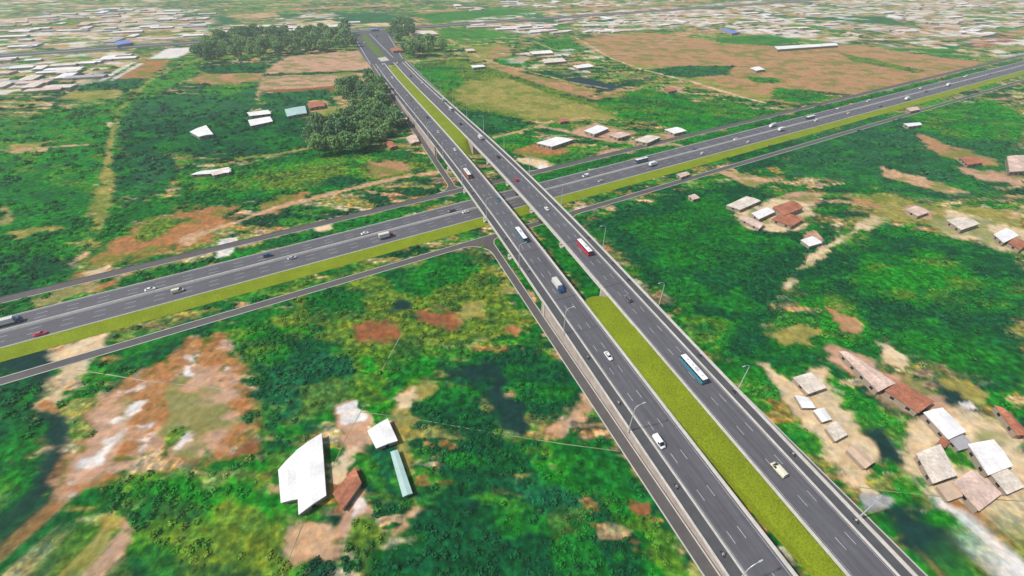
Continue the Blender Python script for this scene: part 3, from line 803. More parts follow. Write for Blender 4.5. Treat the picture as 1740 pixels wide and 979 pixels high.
ends = {}
for sg in (-1, 1):
    for e, u in (('o', sg * UO), ('i', sg * UI)):
        tdir = sg if e == 'o' else -sg
        ends[('S', sg, e)] = fillet(SF1, u, 0, -1, 13 if e == 'o' else 5, tdir)
        ends[('N', sg, e)] = fillet(NF0, u, 0, 1, 13 if e == 'o' else 5, tdir)
def skerb(u, s0, s1, wd=.4):
    link('kerb', profile('kerb', F, s0, s1, 90, [(u - wd / 2, 0), (u + wd / 2, 0), (u + wd / 2, .17), (u - wd / 2, .17)], 0, CONCL), kind='structure')
for sg in (-1, 1):
    skerb(sg * UO, -130, ends[('S', sg, 'o')][0]); skerb(sg * UO, ends[('N', sg, 'o')][0], 728)
    skerb(sg * (UI + .02) if sg > 0 else -24.75, 141 if sg > 0 else -120, ends[('S', sg, 'i')][0]); skerb(sg * (UI + .02), ends[('N', sg, 'i')][0], 344)
# frontage kerb on the junction side, broken at the mouths
def nkerb(w, key):
    cuts = []
    for sg in (-1, 1):
        a = ends[(key, sg, 'o')][1]; b = ends[(key, sg, 'i')][1]; cuts.append((min(a, b), max(a, b)))
    cuts.sort(); t = TMIN
    for a, b in cuts:
        kerb_line(w, .4, .16, t, a); t = b
    kerb_line(w, .4, .16, t, TMAX)
nkerb(SF1, 'S'); nkerb(NF0 + .02, 'N'); kerb_line(NF1, .40)

# ------------------------------------------------------------------ flyover carriageways (structure), markings, verge
S0, S1 = -120, 727
AB0, AB1 = 137.0, 342.0
UIN, UDV, UOU = 6.9, 19.66, 23.9
for sg in (-1, 1):
    a, b = sorted((sg * UIN, sg * UDV))
    link('flyover_road', strip('flyover_road', F, S0, S1, 6, a, b, zd, ASPHF), kind='structure')
    a, b = sorted((sg * UDV, sg * (UOU + .05)))
    link('flyover_side_lane', strip('flyover_side_lane', F, S0, S1, 6, a, b, zd, ASPHL, .004), kind='structure')
mb = MB()
for sg in (-1, 1):
    for u in (12.25, 16.2):
        s = -14.5 - 13 * 8
        while s < S1 - 5:
            a, b = s, s + 3.6; uu = sg * u
            mb.add([F(a, uu - .09, zd(a) + .02), F(b, uu - .09, zd(b) + .02), F(b, uu + .09, zd(b) + .02), F(a, uu + .09, zd(a) + .02)], [(0, 1, 2, 3)])
            s += 13
    for u in (8.0, 18.9):
        s = S0
        while s < S1 - .1:
            a, b = s, min(s + 10, S1); uu = sg * u
            mb.add([F(a, uu - .06, zd(a) + .012), F(b, uu - .06, zd(b) + .012), F(b, uu + .06, zd(b) + .012), F(a, uu + .06, zd(a) + .012)], [(0, 1, 2, 3)])
            s += 10
me = mesh('lane_markings', mb.v, mb.f, PAINT)
bm = bmesh.new(); bm.from_mesh(me); bmesh.ops.recalc_face_normals(bm, faces=bm.faces)
for f in bm.faces:
    if f.normal.z < 0: f.normal_flip()
bm.to_mesh(me); bm.free()
link('lane_markings', me, kind='structure')

def barrier(u, w, h, label, s0=S0, s1=S1, gutter=None):
    prof = [(u - w / 2, -.15), (u + w / 2, -.15), (u + w / 2, .12), (u + w * .28, h), (u - w * .28, h), (u - w / 2, .12)]
    root = thing('concrete_barrier', label, 'barrier')
    link('barrier_wall', profile('barrier_wall', F, s0, s1, 8, prof, zd, CONC), root)
    if gutter:
        a, b = gutter
        link('gutter_strip', profile('gutter_strip', F, s0, s1, 8, [(a, -.1), (b, -.1), (b, .05), (a, .05)], zd, CONCL), root)
    return root
barrier(-23.95, .32, .5, 'concrete edge barrier on the outermost left side of the left flyover carriageway')
barrier(-UDV, .62, .6, 'concrete divider between motorbike lane and main lanes on the left carriageway')
barrier(-6.75, .7, .85, 'concrete edge barrier of the left carriageway beside the yellow-green median', gutter=(-7.35, -7.1))
barrier(6.75, .7, .85, 'concrete edge barrier of the right carriageway beside the yellow-green median', gutter=(7.1, 7.5))
barrier(UDV, .62, .6, 'concrete divider between motorbike lane and main lanes on the right carriageway')
barrier(23.9, .9, .85, 'concrete edge barrier on the outermost right side of the right flyover carriageway')

# raised grass median between the carriageways (ramps only)
def edge_l(s): return -6.35 if s > 74 else -6.35 + (74 - s) * .088
def median(s0, s1, round_end):
    vs, fs = [], []
    st = [s0 + (s1 - s0) * k / max(1, int((s1 - s0) / 4)) for k in range(int((s1 - s0) / 4) + 1)]
    rows = []
    for s in st:
        row = []
        a, b = edge_l(s), 6.35
        for q in range(7):
            u = a + (b - a) * q / 6
            row.append(F(s, u, zd(s) - .25 + .25 * math.sin(math.pi * q / 6)))
        row = [F(s, a - (0.05 if s > 74 else 1.0 * (zd(s)) * .15), -.05)] + row + [F(s, b + .02, -.05)]
        rows.append(row)
    def tail(s, sgn, L):
        # grassed cone running down to the ground off the end of the fill
        out = []
        for k in range(1, 6):
            f = k / 5; r = []
            for q in range(9):
                uq = -6.35 + 12.7 * (q - 1) / 6 if 0 < q < 8 else (-6.37 if q == 0 else 6.37)
                bow = (1 - (uq / 6.4) ** 2) * 3.0
                z = (zd(s) - .2) * (1 - f)
                r.append(F(s + sgn * (f * L + bow), uq, z if 0 < q < 8 else -.05))
            out.append(r)
        return out
    if round_end == 1: rows = rows + tail(s1, 1, zd(s1) * .65)
    if round_end == -1: rows = list(reversed(tail(s0, -1, 12))) + rows
    for r in rows: vs += r
    n = 9
    for k in range(len(rows) - 1):
        for q in range(n - 1): fs.append((k * n + q, k * n + q + 1, (k + 1) * n + q + 1, (k + 1) * n + q))
    me = mesh('grass_median', vs, fs, VERGE)
    bm = bmesh.new(); bm.from_mesh(me); bmesh.ops.recalc_face_normals(bm, faces=bm.faces)
    if sum(f.normal.z for f in bm.faces) < 0: bmesh.ops.reverse_faces(bm, faces=bm.faces)
    bm.to_mesh(me); bm.free()
    link('grass_median', me, kind='structure')
median(-120, 131, 1)
median(357, 700, -1)

# retaining walls of the ramps
def ret_wall(u, out, s0, s1, label):
    """u = face offset; out = +1/-1 direction the face looks"""
    n = int((s1 - s0) / 8) + 1; vs = []; fs = []; uvs = []
    th_ = -.45 * out
    ss = [s0 + (s1 - s0) * k / n for k in range(n + 1)]
    for s in ss:
        zt = zd(s) - .18
        vs += [F(s, u, -.3), F(s, u, zt), F(s, u + th_, zt), F(s, u + th_, -.3)]
    for k in range(n):
        b = 4 * k
        for q in range(4): fs.append((b + q, b + (q + 1) % 4, b + 4 + (q + 1) % 4, b + 4 + q))
    fs += [(0, 1, 2, 3), (4 * n + 3, 4 * n + 2, 4 * n + 1, 4 * n)]
    me = mesh('wall_panels', vs, fs, WALLM)
    uvl = me.uv_layers.new(name='UVMap')
    for p in me.polygons:
        for li in p.loop_indices:
            co = me.vertices[me.loops[li].vertex_index].co
            uvl.data[li].uv = (toF(co)[0], co.z)
    bm = bmesh.new(); bm.from_mesh(me); bmesh.ops.recalc_face_normals(bm, faces=bm.faces); bm.to_mesh(me); bm.free()
    root = thing('retaining_wall', label, 'wall')
    link('wall_panels', me, root)
    link('coping', profile('coping', F, s0, s1, 8, [(u - .25, -.20), (u + .25, -.20), (u + .25, -.02), (u - .25, -.02)], zd, CONC), root)
    return root
ret_wall(-24.15, -1, -120, 140, 'tan precast panel retaining wall beside the left service road in the foreground')
ret_wall(-24.15, -1, AB1 + 6, 700, 'pale precast retaining wall of the left carriageway beyond the bridge')
ret_wall(24.15, 1, -120, AB0, 'precast retaining wall under the outer edge of the right carriageway in the foreground')
ret_wall(24.15, 1, AB1, 700, 'precast retaining wall under the outer edge of the right carriageway beyond the bridge')
ret_wall(-6.42, 1, -120, AB0, 'low retaining wall under the left carriageway facing the dark green gap beside the median')
ret_wall(6.42, -1, 110, AB0, 'short wall end at the right carriageway where the foreground median stops')
ret_wall(-6.42, 1, AB1, 372, 'short wall end at the left carriageway where the far median starts')
ret_wall(6.42, -1, AB1, 372, 'short wall end at the right carriageway where the far median starts')

# the two bridges
def bridge(sg, label):
    root = thing('flyover_bridge', label, 'bridge')
    ui, uo = sg * 6.3, sg * 24.45
    a, b = min(ui, uo), max(ui, uo)
    link('deck_slab', profile('deck_slab', F, AB0, AB1, 6, [(a, -.38), (b, -.38), (b, -.06), (a, -.06)], zd, CONCD), root)
    for k in range(7):
        u = a + 1.0 + (b - a - 2.0) * k / 6
        link('girder', profile('girder', F, AB0 + .4, AB1 - .4, 6, [(u - .55, -1.75), (u + .55, -1.75), (u + .55, -1.5), (u + .22, -1.25), (u + .22, -.38), (u - .22, -.38), (u - .22, -1.25), (u - .55, -1.5)], zd, CONCD), root)
    for s in (178, 219, 260, 301):
        z = zd(s) - 1.76
        mb = MB()
        # hammerhead cap reaching past the edges of the deck
        ring = lambda ds: [F(s + ds, a - 1.5, z), F(s + ds, a - 1.5, z - .75), F(s + ds, a + 4.2, z - 1.6), F(s + ds, b - 4.2, z - 1.6), F(s + ds, b + 1.5, z - .75), F(s + ds, b + 1.5, z)]
        mb.loft([ring(-1.15), ring(1.15)])
        for uc in (a + 5.4, b - 5.4):
            p = link('pier', MB().tube([F(s, uc, -.3), F(s, uc, z - 1.5)], .95, 16).make('pier', CONCD), root)
        p = link('pier_cap', mb.make('pier_cap', CONCD), root)
        for dd in (-1.35, 1.35):
            for ue in (a - .75, b + .75):
                q = F(s + dd, ue, z + .02)
                bl = MB(); bl.loft([[q + N2 * x + D2 * y for x, y in ((-.45, -.8), (.45, -.8), (.45, .8), (-.45, .8))],
                         [q + N2 * x + D2 * y + Vector((0, 0, 1.1)) for x, y in ((-.45, -.8), (.45, -.8), (.45, .8), (-.45, .8))]])
                link('shear_block', bl.make('shear_block', CONCD), p)
    for s in (AB0, 178, 219, 260, 301, AB1):
        u0, u1 = sorted((sg * 7.45, sg * 23.7))
        link('expansion_joint', strip('expansion_joint', F, s - .14, s + .14, 1, u0, u1, zd, RUBBER, .014), root)
    for s, d in ((AB0, 1), (AB1, -1)):
        ab = MB()
        c = [F(s - .8 * 1, a, -.3), F(s - .8, b, -.3), F(s + .6, b, -.3), F(s + .6, a, -.3)]
        z = zd(s) - .40
        ab.loft([c, [Vector((q.x, q.y, z)) for q in c]])
        link('abutment', ab.make('abutment', CONCD), root)
    return root
bridge(-1, 'left concrete flyover bridge crossing over the highway, carrying traffic towards the viewer')
bridge(1, 'right concrete flyover bridge crossing over the highway, carrying traffic away from the viewer')

# ------------------------------------------------------------------ far road and the paved junction
Pa, Pb = Vector((-806, 760, 0)), Vector((989, 1681, 0))
fd = (Pb - Pa).normalized(); fn = Vector((fd.y, -fd.x, 0))
def FR(s, u, z=0.0): return Pa + fd * s + fn * u + Vector((0, 0, z))
link('far_road', strip('far_road', FR, -1500, 4200, 100, -20, 17, .12, mat('far_road_asphalt', (.06, .06, .068), .85, var=.1, scale=.1)), kind='structure')
tm = link('far_median_barrier', None); bpy.data.objects.remove(tm)
link('median_barrier', profile('median_barrier', FR, -1500, 4200, 100, [(-.9, .1), (.9, .1), (.5, .8), (-.5, .8)], 0, CONC), None,
     'pale median barrier along the distant road near the top of the picture', 'barrier')
jp = [(603,58),(599,70),(612,90),(629,112),(658,112),(665,108),(690,104),(676,84),(668,68),(672,47),(640,46)]
me = mesh('junction_pavement', [Vector((*at(a, b)[:2], .2)) for a, b in jp], [tuple(range(len(jp)))], ASPH)
if me.polygons[0].normal.z < 0: me.flip_normals()
link('junction_pavement', me, kind='structure')
for nm, pp, m_, z in (('grass_island', [(612,58),(620,58),(638,78),(655,96),(648,98),(637,92),(622,74)], mat('island_grass', (.075, .13, .012), .9, var=.3, scale=.2), .27),
                   ('concrete_island', [(641,99),(655,97),(662,103),(648,105)], CONCL, .27)):
    me = mesh(nm, [Vector((*at(a, b)[:2], z)) for a, b in pp], [tuple(range(len(pp)))], m_)
    if me.polygons[0].normal.z < 0: me.flip_normals()
    link(nm, me, kind='structure')
mb = MB()
for (a, b) in (((601,62),(630,110)), ((620,62),(657,100)), ((628,58),(668,98)), ((660,60),(684,100))):
    p, q = at(*a), at(*b); d = (q - p).normalized(); n = Vector((d.y, -d.x, 0)) * .5
    mb.add([(p - n) + Vector((0, 0, .24)), (p + n) + Vector((0, 0, .24)), (q + n) + Vector((0, 0, .24)), (q - n) + Vector((0, 0, .24))], [(0, 1, 2, 3)])
link('lane_markings', mesh('lane_markings', mb.v, mb.f, PAINT), kind='structure')

# thin footpaths through the fields
def footpath(pts, w, m):
    q = [at(a, b) for a, b in pts]; vs = []
    for i, p in enumerate(q):
        d = (q[min(i + 1, len(q) - 1)] - q[max(i - 1, 0)]).normalized(); n = Vector((d.y, -d.x, 0)) * w / 2
        vs += [p - n + Vector((0, 0, .03)), p + n + Vector((0, 0, .03))]
    me = mesh('footpath', vs, [(2 * i, 2 * i + 1, 2 * i + 3, 2 * i + 2) for i in range(len(q) - 1)], m)
    if me.polygons[0].normal.z < 0: me.flip_normals()
    link('footpath', me, kind='structure')
FP = mat('footpath_dirt', (.17, .22, .11), .95, var=.4, scale=.1)
FP2 = mat('footpath_pale', (.30, .26, .19), .95, var=.4, scale=.1)
footpath([(612,700),(660,706),(700,711),(760,722),(870,741),(960,755),(1054,767)], .32, FP)
footpath([(128,629),(180,636),(232,645),(290,652),(380,661)], .35, FP2)
footpath([(475,990),(515,890),(556,815),(585,750),(613,700),(618,690)], .22, FP)
footpath([(649,629),(666,597),(684,565)], .35, FP)
footpath([(1460,828),(1520,836),(1600,844),(1740,852)], .3, FP)

# ------------------------------------------------------------------ buildings
ROOF = {'white': mat('white_metal_roof', (.68, .66, .64), .6, var=.10, scale=.9, var2=.14, scale2=.16), 'cream': mat('cream_roof', (.56, .49, .41), .8, var=.2, scale=1.1, var2=.25, scale2=.2),
        'pink': mat('pink_tile_roof', (.52, .38, .31), .8, var=.2, scale=1.1, var2=.28, scale2=.2), 'red': mat('red_tile_roof', (.32, .12, .065), .8, var=.25, scale=1.1, var2=.3, scale2=.2),
        'grey': mat('grey_roof', (.33, .32, .33), .7, var=.12, scale=.3), 'tan': mat('tan_roof', (.48, .35, .25), .8, var=.15, scale=.3),
        'teal': mat('pale_green_metal_roof', (.32, .45, .42), .6, var=.12, scale=.3), 'blue': mat('blue_metal_roof', (.13, .19, .46), .6, var=.12, scale=.3)}
WALLP = mat('plaster_wall', (.27, .22, .17), .9, var=.1, scale=.4)
def prism_roof(q, h, rise, over=.5):
    """gable roof over a quad q (corner order), ridge along the longer sides"""
    c = sum(q, Vector()) / 4
    q = [c + (p - c) * (1 + over / max(4, (p - c).length)) for p in q]
    if (q[1] - q[0]).length < (q[2] - q[1]).length: q = q[1:] + q[:1]
    r0 = (q[0] + q[3]) / 2; r1 = (q[1] + q[2]) / 2
    z = lambda p, h_: Vector((p.x, p.y, h_))
    t = .22
    vs = [z(p, h) for p in q] + [z(r0, h + rise), z(r1, h + rise)] + [z(p, h - t) for p in q]
    fs = [(0, 1, 5, 4), (2, 3, 4, 5), (3, 0, 4), (1, 2, 5), (6, 7, 1, 0), (7, 8, 2, 1), (8, 9, 3, 2), (9, 6, 0, 3), (9, 8, 7, 6)]
    return vs, fs
_bc = {}
def building(quad, h, rise, roof, label, group=None, openings=False, name='building', cat='building'):
    c = sum(quad, Vector()) / 4; c.z = 0
    root = thing(name, label, cat, c, (0, 0, 0), group)
    FOOT.append((c.x, c.y, max((p - c).length for p in quad) + 1.5))
    q = [Vector((p.x - c.x, p.y - c.y, 0)) for p in quad]
    mb = MB(); mb.loft([[(p.x, p.y, -.2) for p in q], [(p.x, p.y, h - .05) for p in q]])
    w = link('wall', mb.make('wall', WALLP), root)
    vs, fs = prism_roof(q, h, rise)
    mb = MB(); mb.add(vs, fs)
    link('roof', mb.make('roof', ROOF[roof]), root)
    if openings:
        for i in range(4):
            a, b = q[i], q[(i + 1) % 4]; d = b - a; L = d.length
            if L < 4: continue
            d = d / L; n = Vector((d.y, -d.x, 0))
            if n.dot((a + b) / 2) < 0: n = -n
            k = max(1, int(L / 4.5))
            for j in range(k):
                if j % 2 and L > 15: pass
                p = a + d * L * (j + .5) / k; isdoor = (j == k // 2 and i % 2 == 0)
                z0, z1, hw = (0, min(2.1, h - .25), .6) if isdoor else (.9, min(2.0, h - .35), .7)
                m2 = MB(); m2.loft([[p - d * hw + n * e + Vector((0, 0, z0)) for e in (-.05, .06)] + [p + d * hw + n * e + Vector((0, 0, z0)) for e in (.06, -.05)],
                                    [p - d * hw + n * e + Vector((0, 0, z1)) for e in (-.05, .06)] + [p + d * hw + n * e + Vector((0, 0, z1)) for e in (.06, -.05)]])
                link('door' if isdoor else 'window', m2.make('opening', GLASS), w)
    return root
def rect(px, py, L, Wd, ang):
    c = at(px, py); d = Vector((math.cos(ang), math.sin(ang), 0)); n = Vector((-d.y, d.x, 0))
    return [c - d * L / 2 - n * Wd / 2, c + d * L / 2 - n * Wd / 2, c + d * L / 2 + n * Wd / 2, c - d * L / 2 + n * Wd / 2]
def quadpx(pts, h): return [at(a, b, h) for a, b in pts]
B = [ # near and middle distance, each placed on its own plot: (corners surveyed at eaves height, h, rise, roof, label)
 ([(503,768),(546,738),(553,840),(508,872)], 3.4, .5, 'white', 'large white metal shed roof in the lower left beside a brown roofed hut'),
 ([(474,800),(501,770),(506,846),(478,852)], 3.0, .4, 'white', 'white lean-to roof joined to the left side of the large white shed'),
 ([(626,733),(658,713),(674,748),(640,760)], 3.2, .5, 'white', 'small square white roofed house right of the bent field path'),
 ([(664,770),(676,766),(700,836),(684,842)], 2.6, .3, 'teal', 'narrow pale green roofed shed below the small square white house'),
 ([(568,838),(602,796),(612,822),(582,864)], 2.8, .6, 'red', 'brown-red roofed hut right of the large white shed'),
 ([(1314,352),(1345,341),(1364,353),(1332,366)], 5.0, 1.2, 'red', 'big terracotta roofed house north of the long field path'),
 ([(1312,372),(1332,362),(1365,372),(1345,384)], 4.0, .9, 'red', 'lower terracotta roofed wing in front of the big terracotta house'),
 ([(1278,362),(1303,353),(1316,360),(1290,372)], 4.0, .6, 'white', 'white roofed house just left of the big terracotta house'),
 ([(1258,372),(1272,369),(1298,380),(1290,388)], 3.2, .8, 'pink', 'small brown-pink roofed house left below the white one near the terracotta house'),
 ([(1235,349),(1268,334),(1292,341),(1258,356)], 3.6, .6, 'cream', 'long cream roofed building at the field edge left of the terracotta house'),
 ([(1362,408),(1380,402),(1396,412),(1376,418)], 3.0, .5, 'white', 'tiny white shed at the bend of the long field path'),
 ([(1610,374),(1638,369),(1664,380),(1634,390)], 4.5, .7, 'cream', 'cream roofed house with a walled court on the right side'),
 ([(1690,398),(1710,388),(1730,400),(1706,412)], 4.2, .6, 'white', 'white roofed house right of the cream house with a walled court'),
 ([(1714,412),(1726,404),(1745,414),(1734,424)], 4.0, .6, 'red', 'dark red roofed house at the right edge below the white roofed house'),
 ([(1540,356),(1556,350),(1578,360),(1560,367)], 3.5, .6, 'pink', 'pink roofed hut left of the walled court house'),
 ([(1712,266),(1740,264),(1752,290),(1716,292)], 5.0, .6, 'pink', 'large pink roofed building at the right edge above the middle'),
 ([(1630,268),(1655,266),(1670,276),(1645,280)], 3.5, .8, 'red', 'red roofed house left of the large pink building at the right edge'),
 ([(1428,598),(1448,602),(1520,650),(1492,664)], 4.2, .7, 'pink', 'long pink roofed barn lying in the trees on the lower right'),
 ([(1506,664),(1532,650),(1586,682),(1560,700)], 4.2, .9, 'red', 'brown-red roofed house at the lower end of the long pink barn'),
 ([(1350,642),(1378,634),(1402,658),(1374,668)], 3.6, .6, 'cream', 'cream roofed house among trees right of the teal bus'),
 ([(1572,702),(1602,694),(1640,732),(1612,745)], 4.5, .6, 'white', 'white roofed house with a grey hatch below the brown-red roof'),
 ([(1648,756),(1688,748),(1718,790),(1680,806)], 4.5, .6, 'white', 'brightest white roofed house at the lower right village'),
 ([(1560,772),(1598,756),(1624,806),(1586,820)], 4.0, .6, 'cream', 'cream roofed house at the left side of the lower right village'),
 ([(1622,820),(1652,800),(1700,838),(1664,866)], 4.0, .6, 'pink', 'pale pink roofed house at the bottom of the lower right village'),
 ([(1692,690),(1718,704),(1752,740),(1728,738)], 3.8, .9, 'red', 'terracotta roofed house at the right edge above the lower village'),
 ([(1404,726),(1420,718),(1438,738),(1420,748)], 3.0, .5, 'cream', 'small cream roofed hut left of the dark pond on the lower right'),
 ([(1612,744),(1636,740),(1652,758),(1630,764)], 3.2, .5, 'grey', 'grey roofed lean-to between the two whitest houses of the lower right village'),
 ([(1686,806),(1712,798),(1738,826),(1712,838)], 3.4, .5, 'cream', 'cream roofed house right of the pale pink house in the lower right village'),
 ([(1594,826),(1618,818),(1634,842),(1612,850)], 2.8, .5, 'tan', 'tan roofed hut left below the cream house of the lower right village'),
 ([(1604,740),(1616,748),(1606,760),(1594,752)], 2.4, .4, 'red', 'tiny rusty roofed shed left of the grey lean-to in the lower right village'),
 ([(1352,672),(1372,676),(1384,692),(1364,692)], 2.6, .4, 'white', 'white roofed lean-to below the cream house right of the teal bus'),
 ([(1384,698),(1400,694),(1412,712),(1398,716)], 2.6, .4, 'white', 'small white roofed hut between cream hut and the house near the teal bus'),
 ([(1440,764),(1456,758),(1484,784),(1470,794)], 3.0, .6, 'tan', 'tan roofed hut below the dark pond on the lower right'),
 ([(912,243),(945,233),(974,237),(938,249)], 4.5, .6, 'white', 'long white shed north of the crossing, nearest to the flyover'),
 ([(993,222),(1015,213),(1034,218),(1010,228)], 4.5, .6, 'white', 'white shed north of the crossing, up the track from the long shed'),
 ([(1078,238),(1100,230),(1122,233),(1100,243)], 4.5, .6, 'cream', 'cream roofed building by the north frontage road right of the track'),
 ([(1130,220),(1150,216),(1166,222),(1146,227)], 4.0, .6, 'white', 'white roofed house north of the frontage road, rightmost of its row'),
 ([(1035,229),(1055,224),(1070,229),(1050,235)], 4.0, .6, 'pink', 'pink roofed house between the white shed and the cream building'),
 ([(948,203),(962,201),(966,206),(952,208)], 3.5, .8, 'red', 'lone red roofed hut beside the brown field north of the crossing'),
 ([(1128,151),(1142,149),(1150,153),(1136,156)], 3.5, .8, 'red', 'lone red roofed hut left of the wide brown field'),
 ([(323,224),(350,213),(362,228),(338,232)], 4.0, .7, 'white', 'white roofed farmhouse standing alone in the left fields'),
 ([(325,297),(345,290),(392,286),(388,293),(348,302)][:4], 3.5, .5, 'white', 'low white roofed farm building below the lone farmhouse'),
 ([(355,290),(388,284),(392,291),(362,298)], 3.5, .5, 'cream', 'cream roofed annex beside the low white farm building'),
 ([(422,204),(458,198),(463,206),(426,214)], 4.0, .5, 'white', 'front white shed of the farm left of the palm wood'),
 ([(420,191),(455,187),(460,193),(425,197)], 4.0, .5, 'white', 'rear white shed of the farm left of the palm wood'),
 ([(484,186),(518,180),(521,192),(488,198)], 4.0, .5, 'teal', 'pale green roofed long shed left of the palm wood'),
 ([(522,176),(548,171),(552,180),(526,184)], 4.0, .8, 'red', 'red roofed house beside the long shed left of the palm wood'),
 ([(524,224),(534,221),(540,228),(530,232)], 3.5, .8, 'red', 'small red roofed hut at the left edge of the palm wood'),
 ([(655,242),(666,240),(674,248),(662,252)], 3.5, .8, 'red', 'small red roofed hut at the right edge of the palm wood'),
 ([(671,196),(684,190),(692,202),(678,206)], 4.0, .6, 'cream', 'cream roofed house between palm wood and service road'),
 ([(690,234),(706,228),(712,240),(698,244)], 3.5, .6, 'pink', 'pale pink roofed house beside the service road below the palm wood'),
 ([(1170,333),(1180,330),(1188,336),(1178,339)], 3.2, .5, 'pink', 'tiny pink hut in the green field right of the crossing'),
 ([(1150,296),(1166,292),(1172,296),(1158,301)], 3.2, .5, 'pink', 'pink roofed hut next to the south frontage road right of the crossing'),
 ([(1536,210),(1562,208),(1566,212),(1545,215)], 4.0, .5, 'white', 'white roofed shed in the green field on the far right'),
 ([(1540,184),(1558,181),(1562,186),(1548,189)], 4.0, .6, 'pink', 'pink roofed house by the south frontage road on the far right'),
 ([(1316,79),(1420,73),(1424,77),(1322,84)], 5.0, .6, 'white', 'very long white greenhouse beside the wide brown field'),
 ([(1222,48),(1240,50),(1258,55),(1244,57)], 5.0, .6, 'blue', 'blue roofed hall above the wide brown field'),
 ([(629,48.6),(641,48),(642,50),(630,50.6)], 5.0, .6, 'blue', 'small blue roofed hall at the far end of the flyover'),
 ([(195,71),(220,68),(222,73),(198,77)], 6.0, .6, 'blue', 'blue roofed hall beside the distant road on the left'),
 ([(1275,116),(1290,113),(1300,118),(1286,120)], 4.5, .6, 'white', 'white roofed house inside the wide brown field'),
 ([(690,52),(735,52),(745,58),(700,58)], 5, .6, 'cream', 'cream roofed building right of the tree clump at the far junction'),
 ([(663,82),(682,81),(686,86),(668,87)], 4.5, .8, 'red', 'red roofed house between the two tree clumps at the far junction'),
 ([(900,88),(935,85),(940,90),(906,92)], 4.5, .6, 'white', 'white roofed shed row near the track in the north fields'),
 ([(920,102),(955,98),(962,104),(926,107)], 4.5, .6, 'cream', 'cream roofed houses below the shed row in the north fields'),
 ([(974,112),(1000,108),(1008,113),(982,116)], 4.5, .6, 'white', 'white roofed house at the right of the north field hamlet'),
 ([(800,111),(820,110),(824,113),(804,115)], 4.5, .5, 'white', 'lone white roofed hut in the fields right of the flyover end'),
 ([(790,84),(804,83),(808,86),(794,87)], 4.5, .5, 'cream', 'lone cream roofed hut above the lone white hut'),
]
for pts, h, rise, roof, label in B:
    h *= .68; rise *= .8
    q = quadpx(pts[:4], h)
    if (q[1] - q[0]).cross(q[2] - q[1]).z < 0: q = q[::-1]
    building(q, h, rise, roof, label, openings=h > 2.05, name='house' if 'house' in label else 'shed' if ('shed' in label or 'hut' in label) else 'building',
             cat='house' if 'house' in label else 'shed' if ('shed' in label or 'hut' in label) else 'building')

def inpoly(x, y, P):
    ins = False; n = len(P)
    for i in range(n):
        ax, ay = P[i]; bx, by = P[(i + 1) % n]
        if (ay > y) != (by > y) and x < ax + (y - ay) * (bx - ax) / (by - ay): ins = not ins
    return ins
ZONES = [ # outline in survey pixels, count, roof choices, label, group, size
 ([(0,32),(200,14),(350,18),(368,46),(366,60),(0,86)], 62, ['white','cream','pink','white','grey','tan'], 'low village building in the band above the distant road at the upper left', 'village buildings above the far left road', 1.3),
 ([(0,100),(150,90),(225,92),(215,106),(165,128),(110,150),(0,168)], 26, ['white','cream','white','pink','grey'], 'low building in the hamlet below the distant road at the upper left', 'hamlet buildings below the far left road', 1.15),
 ([(385,46),(600,37),(600,46),(390,62)], 18, ['white','cream','pink'], 'low building in the strip behind the far tree belt', 'buildings behind the far tree belt', 1.2),
 ([(770,46),(900,36),(1150,20),(1160,42),(1040,56),(900,58),(830,52)], 44, ['white','cream','pink','pink','white','tan'], 'low village building along the lower side of the distant road, top centre', 'village buildings below the far road', 1.2),
 ([(1190,22),(1400,4),(1740,0),(1740,78),(1640,62),(1520,58),(1420,70),(1300,58),(1200,48)], 92, ['white','cream','pink','white','cream','tan'], 'low village building in the wide built-up area at the upper right', 'village buildings at the upper right', 1.25),
 ([(770,4),(1000,-2),(1140,4),(900,20),(780,20)], 16, ['white','cream','pink'], 'low building beyond the distant road, top centre', 'buildings beyond the far road', 1.4),
]
_vm = {}
for zp, cnt, roofs, label, grp, sz in ZONES:
    k = 0; tries = 0
    while k < cnt and tries < 4000:
        tries += 1
        x = rnd.uniform(min(a for a, b in zp), max(a for a, b in zp)); y = rnd.uniform(min(b for a, b in zp), max(b for a, b in zp))
        if not inpoly(x, y, zp): continue
        P = at(x, y); s, u = toF(P)
        dr = (P - Pa).dot(fn)
        if abs(dr) < 34: continue
        t_, w_ = toG(P)
        if -285 < w_ < -185: continue
        L, Wd = rnd.choice([(22, 10), (30, 12), (16, 9), (38, 13), (26, 14)]); roof = rnd.choice(roofs)
        key = (L, Wd, roof)
        ang = rnd.choice([.32, .47, .2, .32 + math.pi / 2]) + rnd.gauss(0, .08)
        if key not in _vm:
            q = [Vector((-L/2, -Wd/2, 0)), Vector((L/2, -Wd/2, 0)), Vector((L/2, Wd/2, 0)), Vector((-L/2, Wd/2, 0))]
            mb = MB(); mb.loft([[(p.x, p.y, -.2) for p in q], [(p.x, p.y, 3.95) for p in q]])
            vs, fs = prism_roof(q, 4.0, .9); m2 = MB(); m2.add(vs, fs)
            _vm[key] = (mb.make('wall', mat('village_plaster', (.42, .38, .33), .9, var=.1, scale=.3)), m2.make('roof', ROOF[roof]))
        root = thing('village_building', label.replace('low ', 'low %s-roofed ' % roof, 1), 'building', P, (0, 0, ang), grp)
        root.scale = (sz, sz, .6)
        link('wall', _vm[key][0], root); link('roof', _vm[key][1], root)
        k += 1

